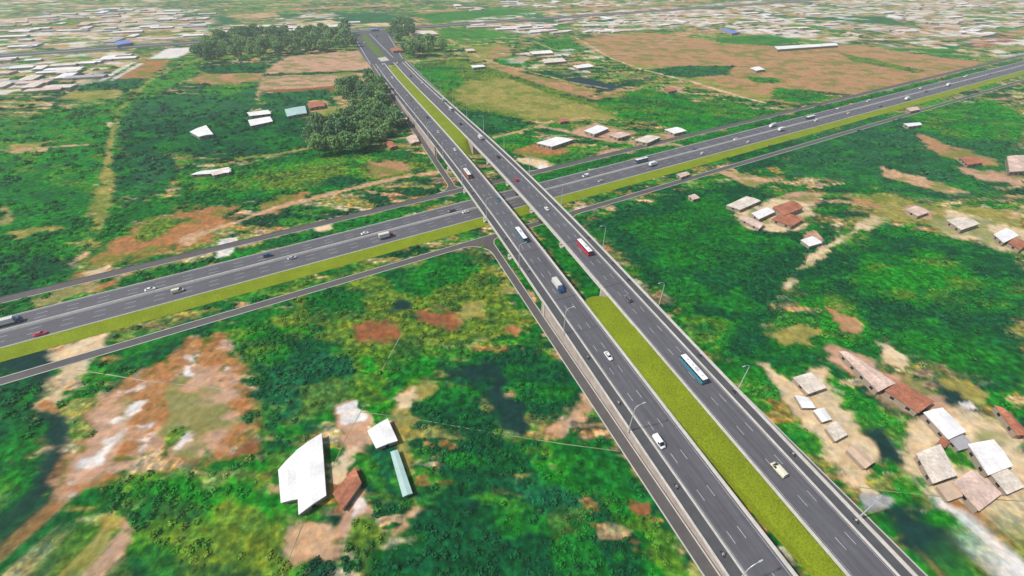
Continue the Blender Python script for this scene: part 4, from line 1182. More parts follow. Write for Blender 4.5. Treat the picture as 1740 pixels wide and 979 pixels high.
# ------------------------------------------------------------------ trees
LEAF = []
for i, c in enumerate([(.16, .30, .10), (.21, .36, .11), (.11, .23, .09)]):
    LEAF.append(mat('foliage_%s' % ['mid', 'light', 'dark'][i], c, .8, var=.3, scale=.6, spec=.2))
BARK = mat('bark', (.10, .08, .06), .9, var=.3, scale=2)
def tree_meshes(seed, H, R, leafm, clumps):
    r = random.Random(seed); mb = MB()
    mb.tube([(0, 0, -.3), (.1, .05, H * .3), (.25, -.1, H * .62), (.2, .1, H * .85)], [.38, .30, .2, .08], 7)
    cl = []
    for k in range(clumps):
        a = r.uniform(0, 6.283); zz = r.uniform(.28, .95) * H
        prof = math.sin(math.pi * min(1, max(0, (zz / H - .18) / .82))) ** .6
        rad = R * prof * math.sqrt(r.random())
        c = Vector((rad * math.cos(a), rad * math.sin(a), zz)); cl.append((c, r.uniform(.8, 1.7)))
        if k % 4 == 0: mb.tube([(.1, 0, zz * .55), c * .5 + Vector((0, 0, zz * .35)), c], [.13, .08, .03], 5)
    vs, fs = [], []
    for c, cr_ in cl:
        for j in range(26):
            d = Vector((r.gauss(0, 1), r.gauss(0, 1), r.gauss(0, 1))).normalized()
            p = c + d * cr_ * r.uniform(.5, 1)
            nrm = (d + Vector((r.gauss(0, .5), r.gauss(0, .5), r.gauss(.3, .5)))).normalized()
            x = nrm.cross(Vector((r.gauss(0, 1), r.gauss(0, 1), r.gauss(0, 1)))).normalized(); y = nrm.cross(x)
            s = r.uniform(.42, .85); b = len(vs)
            vs += [p - x * s, p + y * s * .55, p + x * s, p - y * s * .55]; fs.append((b, b + 1, b + 2, b + 3))
    return mb.make('trunk', BARK), mesh('crown', vs, fs, leafm)
TREES = [tree_meshes(11 + i, H, R, LEAF[i % 3], 90) for i, (H, R) in enumerate([(15, 6.6), (17, 7.2), (14, 6.4), (16, 6.0), (13, 6.2), (18, 7.0)])]
TZ = [
 ([(336,98),(345,84),(375,72),(420,62),(500,58),(590,58),(606,64),(606,84),(560,90),(500,94),(420,102),(370,108),(345,108)], 92, 'rounded green tree in the long belt at the far left end of the flyover', 'trees of the far belt', 1.25),
 ([(576,160),(600,150),(640,148),(658,156),(660,180),(630,192),(600,188),(578,176)], 24, 'bushy tree in the upper wood beside the left service road', 'trees of the upper wood', 1.0),
 ([(524,246),(545,228),(600,212),(640,200),(672,200),(682,216),(660,232),(635,256),(600,262),(560,268),(535,266)], 46, 'bushy tree in the lower wood beside the left service road', 'trees of the lower wood', 1.0),
 ([(662,58),(680,46),(704,48),(700,62),(680,76),(664,78)], 12, 'tree in the small clump right of the far junction', 'trees right of the far junction', 1.3),
 ([(688,90),(712,82),(752,84),(754,94),(720,98),(692,98)], 12, 'tree in the short row below the far junction clump', 'trees below the far junction', 1.25),
]
for zp, cnt, label, grp, sz in TZ:
    P0 = [tuple(at(a, b)[:2]) for a, b in zp]; pts = []; tries = 0
    x0, x1 = min(p[0] for p in P0), max(p[0] for p in P0); y0, y1 = min(p[1] for p in P0), max(p[1] for p in P0)
    dmin = math.sqrt((x1 - x0) * (y1 - y0) / cnt) * .62
    while len(pts) < cnt and tries < 9000:
        tries += 1
        if tries % 1500 == 0: dmin *= .8
        x, y = rnd.uniform(x0, x1), rnd.uniform(y0, y1)
        if not inpoly(x, y, P0): continue
        s, u = toF(Vector((x, y, 0)))
        if abs(u) < 33 : continue
        if any((x - a) ** 2 + (y - b) ** 2 < dmin ** 2 for a, b in pts): continue
        pts.append((x, y))
        ti = rnd.randrange(len(TREES)); tr, cr_ = TREES[ti]
        root = thing('tree', ['mid green ', 'light green ', 'dark green '][ti % 3] + label.replace('green ', ''), 'tree', (x, y, 0), (0, 0, rnd.uniform(0, 6.28)), grp)
        k = sz * rnd.uniform(.8, 1.2); root.scale = (k, k, k * rnd.uniform(.9, 1.1))
        link('trunk', tr, root); link('crown', cr_, root)

# ------------------------------------------------------------------ low shrubs and orchard crowns over the green fields
def shrubs():
    r = np.random.default_rng(5)
    temps = []
    for k in range(8):
        n = 42; d = r.normal(size=(n, 3)); d[:, 2] = np.abs(d[:, 2]); d /= np.linalg.norm(d, axis=1)[:, None]
        rad = r.uniform(.55, 1, n)[:, None]; c = d * rad; c[:, 2] *= .95
        nr_ = d + r.normal(0, .45, (n, 3)); nr_ /= np.linalg.norm(nr_, axis=1)[:, None]
        x = np.cross(nr_, r.normal(size=(n, 3))); x /= np.linalg.norm(x, axis=1)[:, None]; y = np.cross(nr_, x)
        s_ = r.uniform(.16, .34, n)[:, None]
        temps.append(np.stack([c - x * s_, c + y * s_ * .7, c + x * s_, c - y * s_ * .7], 1).reshape(-1, 3))
    P = []; 
    for r0, r1, sp, sz in ((30, 190, 2.5, .85), (190, 420, 4.2, 1.25), (420, 900, 8.0, 2.0)):
        X_, Y_ = np.meshgrid(np.arange(-r1, r1, sp), np.arange(20, r1, sp * .9))
        x = (X_ + r.uniform(-.5, .5, X_.shape) * sp * .9).ravel(); y = (Y_ + r.uniform(-.5, .5, X_.shape) * sp * .8).ravel()
        R_ = np.hypot(x, y); T_ = np.degrees(np.arctan2(x, y))
        ok = (R_ >= r0) & (R_ < r1) & (np.abs(T_) < 63)
        x, y, R_, T_ = x[ok], y[ok], R_[ok], T_[ok]
        P.append(np.stack([x, y, R_, T_, np.full(len(x), sz)], 1))
    P = np.concatenate(P)
    x, y = P[:, 0], P[:, 1]
    i = np.clip(np.searchsorted(GROUND['rr'], P[:, 2]), 0, len(GROUND['rr']) - 1); j = np.clip(((P[:, 3] + 66) / .25).round().astype(int), 0, 528)
    col = GROUND['col'][i, j]; veg = GROUND['veg'][i, j]
    s = x * D2.x + y * D2.y; u = x * N2.x + y * N2.y - CEN; w = x * N1.x + y * N1.y
    ok = veg > .86
    ok &= ~((np.abs(u) < 31.5) & (s < 720)) & ~((np.abs(u) < 75) & (s > 700) & (s < 1080))
    ok &= (col[:, 1] > col[:, 0] * 1.25)
    ok &= ~((w > NF0 - 2) & (w < NF1 + 2)) & ~((w > W_TOP - 2) & (w < W_VERGE + 1.2)) & ~((w > SF0 - 2) & (w < SF1 + 2))
    fr = np.abs((x - Pa.x) * fn.x + (y - Pa.y) * fn.y) > 26
    ok &= fr
    for fx, fy, fr_ in FOOT: ok &= np.hypot(x - fx, y - fy) > fr_
    lum = col @ np.array([.3, .6, .1])
    dens = np.clip(1.15 - (lum - .06) * 5.5, .12, 1) * np.clip(.15 + 2.6 * (fbm(x / 26, y / 20, 201, 3) - .33), .05, 1)
    ok &= r.random(len(x)) < dens
    P, col = P[ok], col[ok]; n = len(P)
    k = r.integers(0, 8, n); a = r.uniform(0, 6.283, n); sx = r.uniform(.9, 2.0, n) * P[:, 4]; sz = sx * r.uniform(.5, .85, n)
    T = np.array(temps)[k]; ca_, sa_ = np.cos(a)[:, None], np.sin(a)[:, None]
    V = np.stack([(T[:, :, 0] * ca_ - T[:, :, 1] * sa_) * sx[:, None] + P[:, 0:1], (T[:, :, 0] * sa_ + T[:, :, 1] * ca_) * sx[:, None] + P[:, 1:2], T[:, :, 2] * sz[:, None]], -1)
    nv = V.shape[0] * V.shape[1]; nf = nv // 4
    me = bpy.data.meshes.new('shrubs')
    me.vertices.add(nv); me.vertices.foreach_set('co', V.astype(np.float32).ravel())
    me.loops.add(nv); me.loops.foreach_set('vertex_index', np.arange(nv, dtype=np.int32))
    me.polygons.add(nf); me.polygons.foreach_set('loop_start', (np.arange(nf) * 4).astype(np.int32))
    me.update(calc_edges=True)
    tone = r.uniform(.95, 1.6, (n, 1)) * (1 + .14 * r.normal(size=(n, 3)) * np.array([1, .25, .6]))
    c = np.clip(col * ALB * tone * 1.15, .003, .5)
    leaf = r.uniform(.8, 1.25, (n, V.shape[1] // 4, 1, 1))
    rgba = np.ones((n, V.shape[1] // 4, 4, 4), np.float32); rgba[..., :3] = c[:, None, None, :] * leaf
    ca = me.color_attributes.new('leaf_tone', 'FLOAT_COLOR', 'POINT'); ca.data.foreach_set('color', rgba.ravel())
    m = bpy.data.materials.new('shrub_leaves'); m.use_nodes = True; nt = m.node_tree; b = nt.nodes['Principled BSDF']
    b.inputs['Roughness'].default_value = .8; b.inputs['Specular IOR Level'].default_value = .15
    q = nt.nodes.new('ShaderNodeAttribute'); q.attribute_name = 'leaf_tone'; nt.links.new(q.outputs['Color'], b.inputs['Base Color'])
    me.materials.append(m)
    link('shrubs', me, None, 'dense low green shrubs and orchard crowns covering the fields around the interchange', 'shrubs', None, 'stuff')
    print('shrubs', n)
shrubs()

# ------------------------------------------------------------------ street lamps
def lamp_meshes():
    base = MB().box(-.3, .3, -.3, .3, 0, .5).make('base', CONC, bevel=.03)
    pole = MB().tube([(0, 0, .4), (0, 0, 6), (0, 0, 13.2)], [.21, .16, .12], 8).make('pole', STEEL)
    arm = MB().tube([(0, 0, 13.0), (.35, 0, 13.9), (1.3, 0, 14.5), (3.0, 0, 14.75)], [.10, .09, .08, .07], 6).make('arm', STEEL)
    head = MB().loft([[(2.7, -.22, 14.62), (2.7, .22, 14.62), (2.7, .16, 14.85), (2.7, -.16, 14.85)], [(3.9, -.18, 14.7), (3.9, .18, 14.7), (3.9, .12, 14.86), (3.9, -.12, 14.86)]]).make('lamp_head', STEEL)
    lens = MB().box(3.0, 3.7, -.12, .12, 14.58, 14.64).make('lens', LAMP)
    return base, pole, arm, head, lens
LM = lamp_meshes()
ordn = ['first', 'second', 'third', 'fourth', 'fifth', 'sixth', 'seventh', 'eighth', 'ninth', 'tenth', 'eleventh', 'twelfth', 'thirteenth', 'fourteenth', 'fifteenth']
for sg in (-1, 1):
    side = 'left' if sg < 0 else 'right'
    for k in range(14):
        s = 16.5 + 50 * k
        a = math.atan2((N2 * -sg).y, (N2 * -sg).x)
        root = thing('street_lamp', 'grey street lamp on the outer %s barrier, %s from the bottom of the picture' % (side, ordn[k]), 'street lamp',
                     F(s, sg * 24.75, zd(s) - .5), (0, 0, a), 'street lamps along the %s barrier' % side)
        for nm, m_ in zip(('base', 'pole', 'arm', 'lamp_head'), LM):
            o = link(nm, m_, root)
            if nm == 'lamp_head': link('lens', LM[4], o)
# lamps along the cross highway verge
for k, t in enumerate([-190, -120, -50, 20, 90, 300, 370, 440, 510, 580]):
    pass

# ------------------------------------------------------------------ vehicles
PC = {'white': (.72, .72, .71), 'red': (.50, .012, .04), 'dark': (.035, .04, .05), 'blue': (.01, .07, .20), 'navy': (.015, .05, .15), 'silver': (.42, .43, .44), 'cream': (.62, .58, .44),
      'teal': (.025, .15, .20), 'orange': (.45, .12, .03), 'grey': (.12, .125, .13), 'dkred': (.16, .03, .03), 'black': (.02, .02, .022), 'skin': (.35, .2, .13), 'shirt': (.5, .5, .48), 'body_teal': (.03, .20, .26), 'box': (.60, .57, .53)}
def paint(c): return mat('paint_' + c, PC[c], .35, var=.04, scale=1.0, spec=.5, coat=.5 if c not in ('skin', 'shirt', 'box') else 0)
_mc = {}
def cached(key, fn):
    if key not in _mc: _mc[key] = fn()
    return _mc[key]
def wheel_pair(key, R_, w):
    def t():
        mb = MB(); n = 16
        ring = lambda y, r: [(r * math.cos(2 * math.pi * i / n), y, r * math.sin(2 * math.pi * i / n)) for i in range(n)]
        mb.loft([ring(-w / 2, R_ * .9), ring(-w * .4, R_), ring(w * .4, R_), ring(w / 2, R_ * .9)])
        return mb.make('tyre', RUBBER)
    def r():
        mb = MB(); n = 12
        ring = lambda y, r: [(r * math.cos(2 * math.pi * i / n), y, r * math.sin(2 * math.pi * i / n)) for i in range(n)]
        mb.loft([ring(-w / 2 - .02, R_ * .5), ring(-w / 2 + .02, R_ * .6), ring(w / 2 - .02, R_ * .6), ring(w / 2 + .02, R_ * .5)])
        return mb.make('rim', CHROME)
    return cached(('tyre', key), t), cached(('rim', key), r)
def wheels(root, key, R_, w, xs, hw):
    ty, ri = wheel_pair(key, R_, w)
    for x in xs:
        for sy in (-1, 1):
            wh = link('wheel', ty, root, loc=(x, sy * (hw - w / 2 + .02), R_))
            link('rim', ri, wh)
def rsec(x, hw, z0, z1, r=.12):
    """rounded car cross-section"""
    return [(x, -hw + r, z0), (x, hw - r, z0), (x, hw, z0 + r), (x, hw, z1 - r * 1.4), (x, hw - r * 1.2, z1), (x, -hw + r * 1.2, z1), (x, -hw, z1 - r * 1.4), (x, -hw, z0 + r)]
CARS = {
 'sedan': dict(L=4.7, W=.92, prof=[(-2.35,.42,.70,.80),(-2.25,.28,.92,.9),(-1.3,.22,1.0,.93),(0,.2,.98,.93),(1.1,.22,.94,.93),(2.0,.25,.82,.9),(2.32,.38,.66,.78)],
               cab=[(-1.75,.98,.7),(-1.1,1.42,.62),(.35,1.45,.62),(1.15,.97,.72)], wx=(-1.4,1.42)),
 'hatch': dict(L=4.1, W=.88, prof=[(-2.05,.4,.80,.78),(-1.98,.28,1.0,.86),(-1.2,.22,1.04,.89),(0,.2,1.0,.89),(1.0,.22,.96,.89),(1.75,.25,.84,.86),(2.03,.38,.68,.76)],
               cab=[(-1.95,1.0,.7),(-1.6,1.5,.6),(.3,1.52,.6),(1.05,.99,.7)], wx=(-1.25,1.27)),
 'suv': dict(L=4.8, W=.97, prof=[(-2.4,.5,.95,.85),(-2.3,.36,1.15,.94),(-1.3,.3,1.18,.97),(0,.28,1.14,.97),(1.2,.3,1.1,.97),(2.05,.33,1.0,.94),(2.38,.46,.8,.84)],
               cab=[(-2.3,1.15,.78),(-2.0,1.72,.68),(.4,1.75,.68),(1.2,1.13,.78)], wx=(-1.42,1.45)),
 'van': dict(L=5.3, W=1.0, prof=[(-2.65,.45,1.1,.92),(-2.6,.32,1.25,.98),(-1.0,.26,1.26,1.0),(1.2,.26,1.24,1.0),(2.2,.28,1.1,.97),(2.62,.42,.82,.88)],
               cab=[(-2.6,1.22,.93),(-2.45,2.02,.84),(1.0,2.05,.84),(2.0,1.22,.9)], wx=(-1.6,1.65)),
}
def make_car(kind, colour, label, P, head, pitch=0.0, cat='car', name='car'):
    d = CARS[kind]; root = thing(name, label, cat, P, (0, pitch, head))
    pm = paint(colour)
    def body():
        mb = MB(); mb.loft([rsec(x, w, a, b) for x, a, b, w in d['prof']]); return mb.make('body', pm, smooth=True, bevel=.0)
    link('body', cached((kind, 'body', colour), body), root)
    cb = d['cab']
    def glass():
        mb = MB(); x0, x1, x2, x3 = [c[0] for c in cb]; zt = cb[1][1]; zb = cb[0][1] - .04
        w0, w1 = cb[0][2] + .12, cb[1][2]
        mb.add([(x0, -w0, zb), (x3, -w0, zb), (x3, w0, zb), (x0, w0, zb), (x1, -w1, zt - .03), (x2, -w1, zt - .03), (x2, w1, zt - .03), (x1, w1, zt - .03)],
               [(3, 2, 1, 0), (4, 5, 6, 7), (0, 1, 5, 4), (1, 2, 6, 5), (2, 3, 7, 6), (3, 0, 4, 7)])
        return mb.make('windows', GLASS)
    link('windows', cached((kind, 'glass'), glass), root)
    def roof():
        mb = MB(); x1, x2 = cb[1][0], cb[2][0]; zt = cb[1][1]; w1 = cb[1][2]
        mb.loft([[(x1 - .05, -w1 - .02, zt - .06), (x1 - .05, w1 + .02, zt - .06), (x1, w1 - .08, zt + .02), (x1, -w1 + .08, zt + .02)],
                 [(x2 + .05, -w1 - .02, zt - .06), (x2 + .05, w1 + .02, zt - .06), (x2, w1 - .08, zt + .02), (x2, -w1 + .08, zt + .02)]])
        zb = cb[0][1] - .02; w0 = cb[0][2] + .12
        for sy in (-1, 1):       # pillars
            mb.tube([(cb[0][0], sy * w0, zb), (x1, sy * w1, zt - .03)], .05, 5); mb.tube([(cb[3][0], sy * w0, zb), (x2, sy * w1, zt - .03)], .045, 5)
            mb.tube([((x1 + x2) / 2, sy * (w0 + .01), zb), ((x1 + x2) / 2, sy * (w1 + .01), zt - .04)], .045, 5)
            if kind == 'van':    # panelled sides behind the front doors
                mb.loft([[(cb[0][0] + .05, sy * (w0 + .02), zb), (.5, sy * (w0 + .02), zb), (.5, sy * w0, zb), (cb[0][0] + .05, sy * w0, zb)],
                         [(x1 - .02, sy * (w1 + .02), zt - .06), (.45, sy * (w1 + .02), zt - .06), (.45, sy * w1, zt - .06), (x1 - .02, sy * w1, zt - .06)]])
        return mb.make('roof', pm)
    link('roof', cached((kind, 'roof', colour), roof), root)
    fx, rx = d['prof'][-1][0], d['prof'][0][0]; hz = (d['prof'][-2][2] - .14); tz = d['prof'][1][2] - .16; ww = d['W']
    for sy in (-1, 1):
        link('headlight', cached(('hl',), lambda: MB().box(-.06, .06, -.17, .17, -.08, .08).make('headlight', LAMP, bevel=.02)), root, loc=(fx - .06, sy * (ww - .34), hz - .06))
        link('taillight', cached(('tl',), lambda: MB().box(-.05, .05, -.15, .15, -.09, .09).make('taillight', TAIL, bevel=.02)), root, loc=(rx + .04, sy * (ww - .32), tz))
        link('wing_mirror', cached(('wm', colour), lambda: MB().box(-.08, .08, -.12, .12, -.07, .07).make('wing_mirror', pm, bevel=.02)), root, loc=(cb[3][0] - .25, sy * (ww + .1), cb[3][1] + .06))
    wheels(root, 'car', .33, .22, d['wx'], ww)
    return root
def make_bus(colour, label, P, head, pitch, L=12.0):
    root = thing('bus', label, 'bus', P, (0, pitch, head)); pm = paint(colour); wh = paint('white'); h = L / 2
    key = ('bus', L)
    def body():
        mb = MB(); mb.loft([rsec(-h, 1.2, .45, 2.0, .1), rsec(-h + .15, 1.25, .35, 2.05, .1), rsec(h - .5, 1.25, .35, 2.05, .1), rsec(h, 1.15, .45, 1.75, .15)])
        return mb.make('body', pm)
    link('body', cached(key + ('body', colour), body), root)
    def win():
        mb = MB(); mb.loft([rsec(-h + .06, 1.16, 1.9, 3.0, .08), rsec(-h + .2, 1.2, 1.9, 3.02, .08), rsec(h - .45, 1.2, 1.9, 3.02, .08), rsec(h - .12, 1.1, 1.6, 2.9, .08)])
        return mb.make('windows', GLASS)
    link('windows', cached(key + ('win',), win), root)
    def pil():
        mb = MB(); n = 7
        for k in range(n):
            x = -h + 1.2 + (L - 2.8) * k / (n - 1)
            for sy in (-1, 1): mb.box(x - .07, x + .07, sy * 1.19 - .04, sy * 1.19 + .04, 1.95, 3.0)
        return mb.make('window_pillars', pm)
    link('window_pillars', cached(key + ('pil', colour), pil), root)
    def roof():
        mb = MB(); mb.loft([rsec(-h + .02, 1.15, 2.98, 3.2, .07), rsec(-h + .25, 1.24, 2.96, 3.26, .08), rsec(h - .6, 1.24, 2.96, 3.26, .08), rsec(h - .1, 1.12, 2.9, 3.12, .07)])
        return mb.make('roof', wh)
    rf = link('roof', cached(key + ('roof',), roof), root)
    link('air_conditioner', cached(key + ('ac',), lambda: MB().box(-.9, .9, -.6, .6, 3.24, 3.46).make('air_conditioner', paint('silver'), bevel=.05)), rf, loc=(-1.5, 0, 0))
    hat = cached(key + ('hatch',), lambda: MB().box(-.35, .35, -.35, .35, 3.24, 3.32).make('roof_hatch', paint('silver'), bevel=.02))
    for x in (-h * .72, h * .1, h * .55): link('roof_hatch', hat, rf, loc=(x, 0, 0))
    for sy in (-1, 1):
        link('headlight', cached(('bhl',), lambda: MB().box(-.05, .05, -.2, .2, -.1, .1).make('headlight', LAMP, bevel=.02)), root, loc=(h - .01, sy * .8, .85))
        link('taillight', cached(('btl',), lambda: MB().box(-.05, .05, -.12, .12, -.2, .2).make('taillight', TAIL, bevel=.02)), root, loc=(-h - .01, sy * 1.0, 1.2))
        link('wing_mirror', cached(('bwm',), lambda: MB().box(-.08, .08, -.1, .1, -.22, .22).make('wing_mirror', paint('black'), bevel=.02)), root, loc=(h + .1, sy * 1.4, 2.3))
    wheels(root, 'big', .5, .32, (-h + 3.0, h - 2.6), 1.24)
    return root
def make_truck(cabc, boxc, label, P, head, pitch, L=8.5):
    root = thing('box_truck', label, 'truck', P, (0, pitch, head)); h = L / 2; pm = paint(cabc)
    link('chassis', cached(('tch', L), lambda: MB().box(-h, h - .4, -.5, .5, .55, .95).make('chassis', paint('black'))), root)
    def cab():
        mb = MB(); mb.loft([rsec(h - 2.1, 1.12, .55, 2.45, .1), rsec(h - .6, 1.14, .5, 2.5, .12), rsec(h - .25, 1.12, .5, 2.1, .14), rsec(h, 1.05, .5, 1.4, .12)])
        return mb.make('cab', pm)
    c = link('cab', cached(('tcab', L, cabc), cab), root)
    def ws():
        mb = MB(); e = .02
        mb.add([(h - .1 + e, -.95, 1.5), (h - .1 + e, .95, 1.5), (h - .34 + e, .92, 2.22), (h - .34 + e, -.92, 2.22), (h - .25, -.95, 1.45), (h - .25, .95, 1.45), (h - .5, .92, 2.2), (h - .5, -.92, 2.2)],
               [(0, 1, 2, 3), (4, 7, 6, 5), (0, 4, 5, 1), (1, 5, 6, 2), (2, 6, 7, 3), (3, 7, 4, 0)])
        for sy in (-1, 1): mb.box(h - 1.5, h - .6, sy * 1.14 - .02, sy * 1.14 + .02, 1.5, 2.2)
        return mb.make('windscreen', GLASS)
    link('windscreen', cached(('tws', L), ws), c)
    def box():
        mb = MB(); mb.box(-h, h - 2.3, -1.22, 1.22, .98, 3.35)
        return mb.make('cargo_box', paint(boxc), bevel=.05)
    bx = link('cargo_box', cached(('tbox', L, boxc), box), root)
    def ribs():
        mb = MB(); n = int((L - 2.3) / .9)
        for k in range(n + 1):
            x = -h + .1 + (L - 2.5) * k / n
            mb.box(x - .05, x + .05, -1.26, 1.26, 1.0, 3.39)
        return mb.make('frame_ribs', paint('silver'))
    link('frame_ribs', cached(('trib', L), ribs), bx)
    for sy in (-1, 1):
        link('headlight', cached(('bhl',), lambda: MB().box(-.05, .05, -.2, .2, -.1, .1).make('headlight', LAMP, bevel=.02)), root, loc=(h + .0, sy * .75, .8))
        link('wing_mirror', cached(('bwm',), lambda: MB().box(-.08, .08, -.1, .1, -.22, .22).make('wing_mirror', paint('black'), bevel=.02)), root, loc=(h - .5, sy * 1.28, 1.9))
    wheels(root, 'big', .48, .3, (-h + 1.4, -h + 2.6, h - 1.1) if L > 8 else (-h + 1.6, h - 1.1), 1.16)
    return root
# a seated rider, one continuous skin grown over a jointed skeleton
def rider_mesh():
    V = [(-.12, 0, .82), (-.08, 0, 1.05), (-.02, 0, 1.28), (.02, 0, 1.42), (.05, 0, 1.50), (.06, 0, 1.66),
         (-.02, .19, 1.36), (.14, .24, 1.14), (.38, .27, 1.06), (-.02, -.19, 1.36), (.14, -.24, 1.14), (.38, -.27, 1.06),
         (-.06, .12, .82), (.30, .17, .82), (.20, .15, .40), (.32, .15, .36), (-.06, -.12, .82), (.30, -.17, .82), (.20, -.15, .40), (.32, -.15, .36)]
    R_ = [.15, .14, .16, .09, .06, .12, .075, .055, .04, .075, .055, .04, .10, .075, .05, .045, .10, .075, .05, .045]
    Ed = [(0, 1), (1, 2), (2, 3), (3, 4), (4, 5), (2, 6), (6, 7), (7, 8), (2, 9), (9, 10), (10, 11), (0, 12), (12, 13), (13, 14), (14, 15), (0, 16), (16, 17), (17, 18), (18, 19)]
    me = bpy.data.meshes.new('rider'); me.from_pydata(V, Ed, [])
    o = bpy.data.objects.new('rider_tmp', me); COL.objects.link(o)
    sk = o.modifiers.new('skin', 'SKIN'); sub = o.modifiers.new('sub', 'SUBSURF'); sub.levels = 1
    for i, v in enumerate(me.skin_vertices[0].data): v.radius = (R_[i], R_[i]); v.use_root = (i == 0)
    dg = bpy.context.evaluated_depsgraph_get()
    out = bpy.data.meshes.new_from_object(o.evaluated_get(dg))
    bpy.data.objects.remove(o)
    return out
RIDER = rider_mesh()
_rm = {}
def rider_of(c):
    if c not in _rm:
        m_ = RIDER.copy(); m_.materials.clear(); m_.materials.append(paint(c)); _rm[c] = m_
    return _rm[c]
def make_moto(colour, shirt, place, P, head, pitch):
    root = thing('motorcycle', '%s motorcycle %s' % (colour if colour != 'dark' else 'dark', place), 'motorcycle', P, (0, pitch, head))
    pm = paint(colour)
    def body():
        mb = MB()
        mb.loft([rsec(-.75, .06, .70, .82, .02), rsec(-.45, .15, .50, .80, .04), rsec(0, .14, .35, .74, .04), rsec(.25, .10, .38, .62, .03), rsec(.48, .10, .45, .95, .03), rsec(.58, .06, .6, .98, .02)])
        return mb.make('body', pm, smooth=True)
    link('body', cached(('mb', colour), body), root)
    link('seat', cached(('ms',), lambda: MB().box(-.6, .12, -.14, .14, .78, .86).make('seat', paint('black'), bevel=.03)), root)
    link('handlebar', cached(('mh',), lambda: MB().tube([(.38, -.34, 1.05), (.46, -.12, 1.02), (.46, .12, 1.02), (.38, .34, 1.05)], .025, 6).make('handlebar', paint('black'))), root)
    link('fork', cached(('mf',), lambda: MB().tube([(.48, 0, .98), (.66, 0, .3)], .045, 6).make('fork', CHROME)), root)
    ty, ri = wheel_pair('moto', .29, .11)
    for x in (-.62, .66): link('wheel', ty, root, loc=(x, 0, .29))
    link('headlight', cached(('mhl',), lambda: MB().box(-.04, .04, -.08, .08, -.07, .07).make('headlight', LAMP, bevel=.02)), root, loc=(.58, 0, .88))
    pr = thing('person', 'rider in %s clothes riding %s' % ('pale' if shirt == 'shirt' else 'dark', place), 'person', P, (0, pitch, head))
    link('figure', rider_of(shirt), pr)
    n = 12
    def helm():
        mb = MB(); rings = []
        for k in range(7):
            a = -math.pi / 2 * .8 + (math.pi * .9) * k / 6
            rings.append([(.06 + .15 * math.cos(a) * math.cos(2 * math.pi * i / n), .14 * math.cos(a) * math.sin(2 * math.pi * i / n), 1.67 + .15 * math.sin(a)) for i in range(n)])
        return mb.loft(rings).make('helmet', paint('white' if shirt != 'shirt' else 'dkred'), smooth=True)
    link('helmet', cached(('helm', shirt), helm), pr)
    return root

HD = lambda v: math.atan2(v.y, v.x)
def on_fly(px, py, h=.8, lane=None):
    """surveyed point on the flyover deck"""
    z = 8.0
    for _ in range(8):
        P = at(px, py, z + h); s, u = toF(P); z = zd(s)
    P.z = z + .01
    if lane is not None: P = F(s, lane, z + .01)
    sl = (zd(s + 3) - zd(s - 3)) / 6
    return P, s, u, sl
def fly(px, py, toward, h=.8, lane=None):
    P, s, u, sl = on_fly(px, py, h, lane)
    d = D2 * (-1 if toward else 1)
    return P, HD(d), (math.atan(sl) if toward else -math.atan(sl))
def gnd(px, py, left=False, h=.8):
    P = at(px, py, h); P.z = .07
    return P, HD(D1 * (-1 if left else 1)), 0.0
# left carriageway, towards the viewer
make_bus('teal', 'teal bus with long white roof on the left carriageway just past the bridge piers', *fly(885.5, 397, True, 2.4), L=12.5)
make_bus('orange', 'orange-fronted bus with white roof on the left carriageway, the farthest bus', *fly(794, 293, True, 2.4), L=12)
make_truck('blue', 'box', 'white box truck with a blue cab coming down the left carriageway', *fly(948, 483, True, 2.2), L=9)
make_car('sedan', 'white', 'white sedan coming down the left carriageway beside the grass median', *fly(1034, 604, True))
make_car('van', 'white', 'white van coming down the left carriageway nearest the viewer', *fly(1120, 749, True, 1.2), cat='van', name='van')
make_car('hatch', 'teal', 'small teal car high on the left carriageway above the crossing', *fly(846, 338, True))
make_car('hatch', 'cream', 'small cream car on the left carriageway beyond the crossing', *fly(744.5, 224, True))
make_car('hatch', 'white', 'small white car on the left carriageway just before the farthest bus', *fly(773, 254, True))
make_car('suv', 'dark', 'dark car on the far left carriageway beside the grass median', *fly(726, 199.5, True))
make_car('van', 'white', 'white van with dark front on the far left carriageway', *fly(667, 132, True, 1.2), cat='van', name='van')
make_car('van', 'white', 'white van near the start of the far left carriageway', *fly(651, 109, True, 1.2), cat='van', name='van')
make_car('sedan', 'grey', 'grey car on the far left carriageway close to the lane divider', *fly(698, 170, True))
# right carriageway, away from the viewer
make_bus('body_teal', 'long blue-teal bus with white roof on the right carriageway, nearest bus to the viewer', *fly(1178.5, 624, False, 2.6), L=13.5)
make_bus('red', 'red bus with white roof on the right carriageway beside the bridge end', *fly(993, 418, False, 2.4), L=13)
make_car('van', 'cream', 'cream van driving up the right carriageway nearest the viewer', *fly(1324, 797, False, 1.2), cat='van', name='van')
make_car('suv', 'grey', 'dark grey car on the right carriageway between the red bus and the teal bus', *fly(1067, 507, False))
make_car('sedan', 'white', 'white sedan on the right bridge above the cross highway', *fly(929, 354, False))
make_car('suv', 'red', 'bright red car on the right bridge above the north frontage road', *fly(877, 305, False))
make_car('suv', 'dark', 'dark car on the right carriageway just beyond the bright red car', *fly(846, 266, False))
make_truck('white', 'white', 'all-white box truck on the right carriageway beyond the bridge', *fly(816, 232, False, 2.2), L=8)
make_car('suv', 'dark', 'dark car on the right carriageway beyond the all-white truck', *fly(782, 210, False))
make_bus('silver', 'white minibus on the far right carriageway next to the median', *fly(766, 185, False, 2), L=8)
make_truck('dark', 'silver', 'silver box truck with dark cab on the far right carriageway', *fly(753, 169, False, 2.2), L=8)
make_car('hatch', 'white', 'white hatchback on the far right carriageway before the silver truck', *fly(717, 141, False))
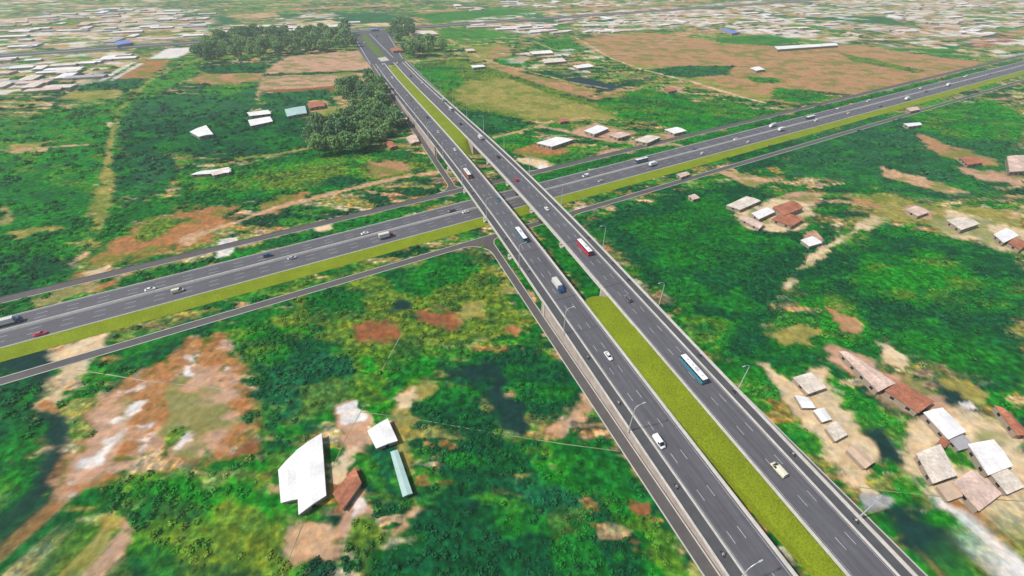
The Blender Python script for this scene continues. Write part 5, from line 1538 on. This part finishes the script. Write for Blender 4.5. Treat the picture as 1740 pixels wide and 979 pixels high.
make_car('suv', 'dark', 'dark car near the far end of the right carriageway', *fly(698, 129, False))
make_car('van', 'white', 'white van at the very far end of the right carriageway', *fly(675, 107, False, 1.2), cat='van', name='van')
# cross highway
X = [
 ('truck', 'navy', 'box', 'white box truck with a blue cab leaving the left edge of the picture', 6, 548, 0, 12.5),
 ('sedan', 'red', '', 'red car in the foreground lane beside the grass verge at the left edge', 68, 567, 0, 0),
 ('sedan', 'white', '', 'white sedan next to the median on the left of the cross highway', 255, 491, 0, 0),
 ('van', 'cream', '', 'cream van just below the median on the left of the cross highway', 302, 494, 0, 0),
 ('suv', 'navy', '', 'dark blue car in the upper lanes of the cross highway on the left', 455, 434, 0, 0),
 ('sedan', 'silver', '', 'small silver sedan just below the median near the dark blue car', 496, 438, 0, 0),
 ('truck', 'dkred', 'box', 'white box truck with a dark red cab on the cross highway left of the flyover', 656, 400, 0, 8.5),
 ('sedan', 'white', '', 'white sedan above the truck with the dark red cab', 620, 396, 0, 0),
 ('suv', 'grey', '', 'dark grey car on the cross highway just left of the flyover', 767, 358, 1, 0),
 ('sedan', 'white', '', 'white sedan hugging the median just left of the flyover', 791, 360, 0, 0),
 ('van', 'white', '', 'white van above the median just right of the flyover', 995, 298.5, 1, 0),
 ('sedan', 'silver', '', 'silver sedan below the median just right of the flyover', 1021, 307, 0, 0),
 ('bus', 'teal', '', 'teal bus with white roof in the upper lanes of the cross highway', 1090, 272.5, 1, 12),
 ('truck', 'white', 'white', 'white box truck next to the teal bus on the cross highway', 1110, 278.5, 0, 7.5),
 ('sedan', 'dark', '', 'dark car in the upper lanes above the first white car right of the teal bus', 1180, 254, 1, 0),
 ('hatch', 'white', '', 'white car below the median, first one right of the teal bus', 1194, 260, 0, 0),
 ('sedan', 'white', '', 'white sedan above the median right of the dark car on the cross highway', 1250, 236, 1, 0),
 ('hatch', 'cream', '', 'cream car in the lowest lane beside the verge, centre right', 1272, 241, 0, 0),
 ('truck', 'white', 'silver', 'grey-white truck in the upper lanes left of the dark bus', 1313, 213, 1, 8),
 ('truck', 'white', 'white', 'white truck below the median left of the dark bus', 1328, 219.5, 0, 8),
 ('bus', 'dark', '', 'dark bus with white roof on the far right part of the cross highway', 1377, 200, 1, 12.5),
 ('van', 'white', '', 'white van just below the dark bus on the cross highway', 1387, 204.5, 0, 0),
 ('hatch', 'white', '', 'small white car in the upper lanes right of the dark bus', 1424, 184, 1, 0),
 ('sedan', 'cream', '', 'cream car beside the verge right of the dark bus', 1442, 192, 0, 0),
 ('van', 'white', '', 'white van in the upper lanes on the far right', 1475, 171.5, 1, 0),
 ('sedan', 'dark', '', 'dark car below the median on the far right', 1497, 180, 0, 0),
 ('truck', 'white', 'white', 'white truck beside the verge on the far right', 1542, 167.5, 0, 8),
 ('hatch', 'white', '', 'white hatchback in the upper lanes beyond the white van', 1564, 150, 1, 0),
 ('suv', 'dark', '', 'dark car close above the median beyond the white truck', 1574, 155.5, 1, 0),
 ('truck', 'silver', 'white', 'white-bodied truck close below the median near the right edge', 1612, 144, 0, 8),
 ('van', 'white', '', 'white van in the upper lanes near the right edge', 1640, 130, 1, 0),
 ('suv', 'dark', '', 'dark car below the median near the right edge', 1653, 137, 0, 0),
 ('suv', 'navy', '', 'dark car above the median, last one before the right edge', 1682, 127, 1, 0),
]
for kind, c1, c2, label, px, py, left, L in X:
    P, hd, pt = gnd(px, py, bool(left), 1.6 if kind in ('truck', 'bus') else .8)
    if kind == 'truck': make_truck(c1, c2, label, P, hd, pt, L)
    elif kind == 'bus': make_bus(c1, label, P, hd, pt, L)
    else: make_car(kind, c1, label, P, hd, pt, 'van' if kind == 'van' else 'car', 'van' if kind == 'van' else 'car')
# vehicles waiting at the far junction
for i, (px, py, k, c, lb) in enumerate([(603, 62, 'sedan', 'silver', 'silver car entering the flyover at its far left corner'), (609, 78, 'sedan', 'white', 'white car on the approach beside the far tree belt'),
        (619, 72, 'hatch', 'white', 'small white car left of the far grass island'), (640, 62, 'suv', 'navy', 'blue car on the pavement right of the far grass island'), (652, 75, 'sedan', 'grey', 'grey car in the middle of the far junction')]):
    P = at(px, py, .8); P.z = .21
    make_car(k, c, lb, P, HD(-D2 if px < 630 else D2), 0)
# motorcycles in the side lanes
MO = [(895, 460, 1, 'dark', 'blue', 'in the left side lane beside the blue-cab truck'), (860, 404, 1, 'blue', 'blue', 'in the left side lane level with the teal bus'),
      (998, 606, 1, 'dark', 'shirt', 'in the left side lane level with the white sedan'), (1048, 684, 1, 'silver', 'shirt', 'in the left side lane above the second lamp'),
      (1152, 824, 1, 'dark', 'shirt', 'in the left side lane below the white van'), (1231, 939, 1, 'dark', 'shirt', 'in the left side lane at the bottom of the picture'),
      (806, 326, 1, 'dark', 'blue', 'in the left side lane below the farthest bus'), (752, 246, 1, 'dark', 'black', 'in the left side lane beyond the bridge'),
      (1452, 886, 0, 'dark', 'shirt', 'in the right side lane nearest the bottom'), (1348, 771, 0, 'dark', 'shirt', 'in the right side lane level with the cream van'),
      (1247, 664, 0, 'dark', 'black', 'in the right side lane below the long bus'), (1188, 603, 0, 'dark', 'blue', 'in the right side lane beside the long bus'),
      (1068, 474, 0, 'dark', 'black', 'in the right side lane above the dark grey car'), (1037, 446, 0, 'red', 'black', 'in the right side lane below the red bus'),
      (943, 346, 0, 'dark', 'blue', 'in the right side lane beside the white bridge sedan'), (997, 404, 0, 'dark', 'black', 'in the right side lane above the red bus')]
for px, py, tw, c, sh, place in MO:
    P, hd, pt = fly(px, py, bool(tw), .9, (-21.9 if tw else 21.9))
    make_moto(c, sh, place, P, hd, pt)

# ------------------------------------------------------------------ haze: the air between the viewer and the plain
hz = MB().box(-6600, 6600, -6600, 6600, -1.3, 150).make('haze', mat('haze_tmp', (1, 1, 1)))
hm = bpy.data.materials.new('haze_air'); hm.use_nodes = True
hn = hm.node_tree; hn.nodes.clear()
ho = hn.nodes.new('ShaderNodeOutputMaterial'); hv = hn.nodes.new('ShaderNodeVolumePrincipled')
hv.inputs['Color'].default_value = (.86, .93, 1.0, 1); hv.inputs['Density'].default_value = .00014; hv.inputs['Anisotropy'].default_value = .1
hn.links.new(hv.outputs[0], ho.inputs['Volume'])
hz.materials.clear(); hz.materials.append(hm)
link('haze', hz, kind='stuff')
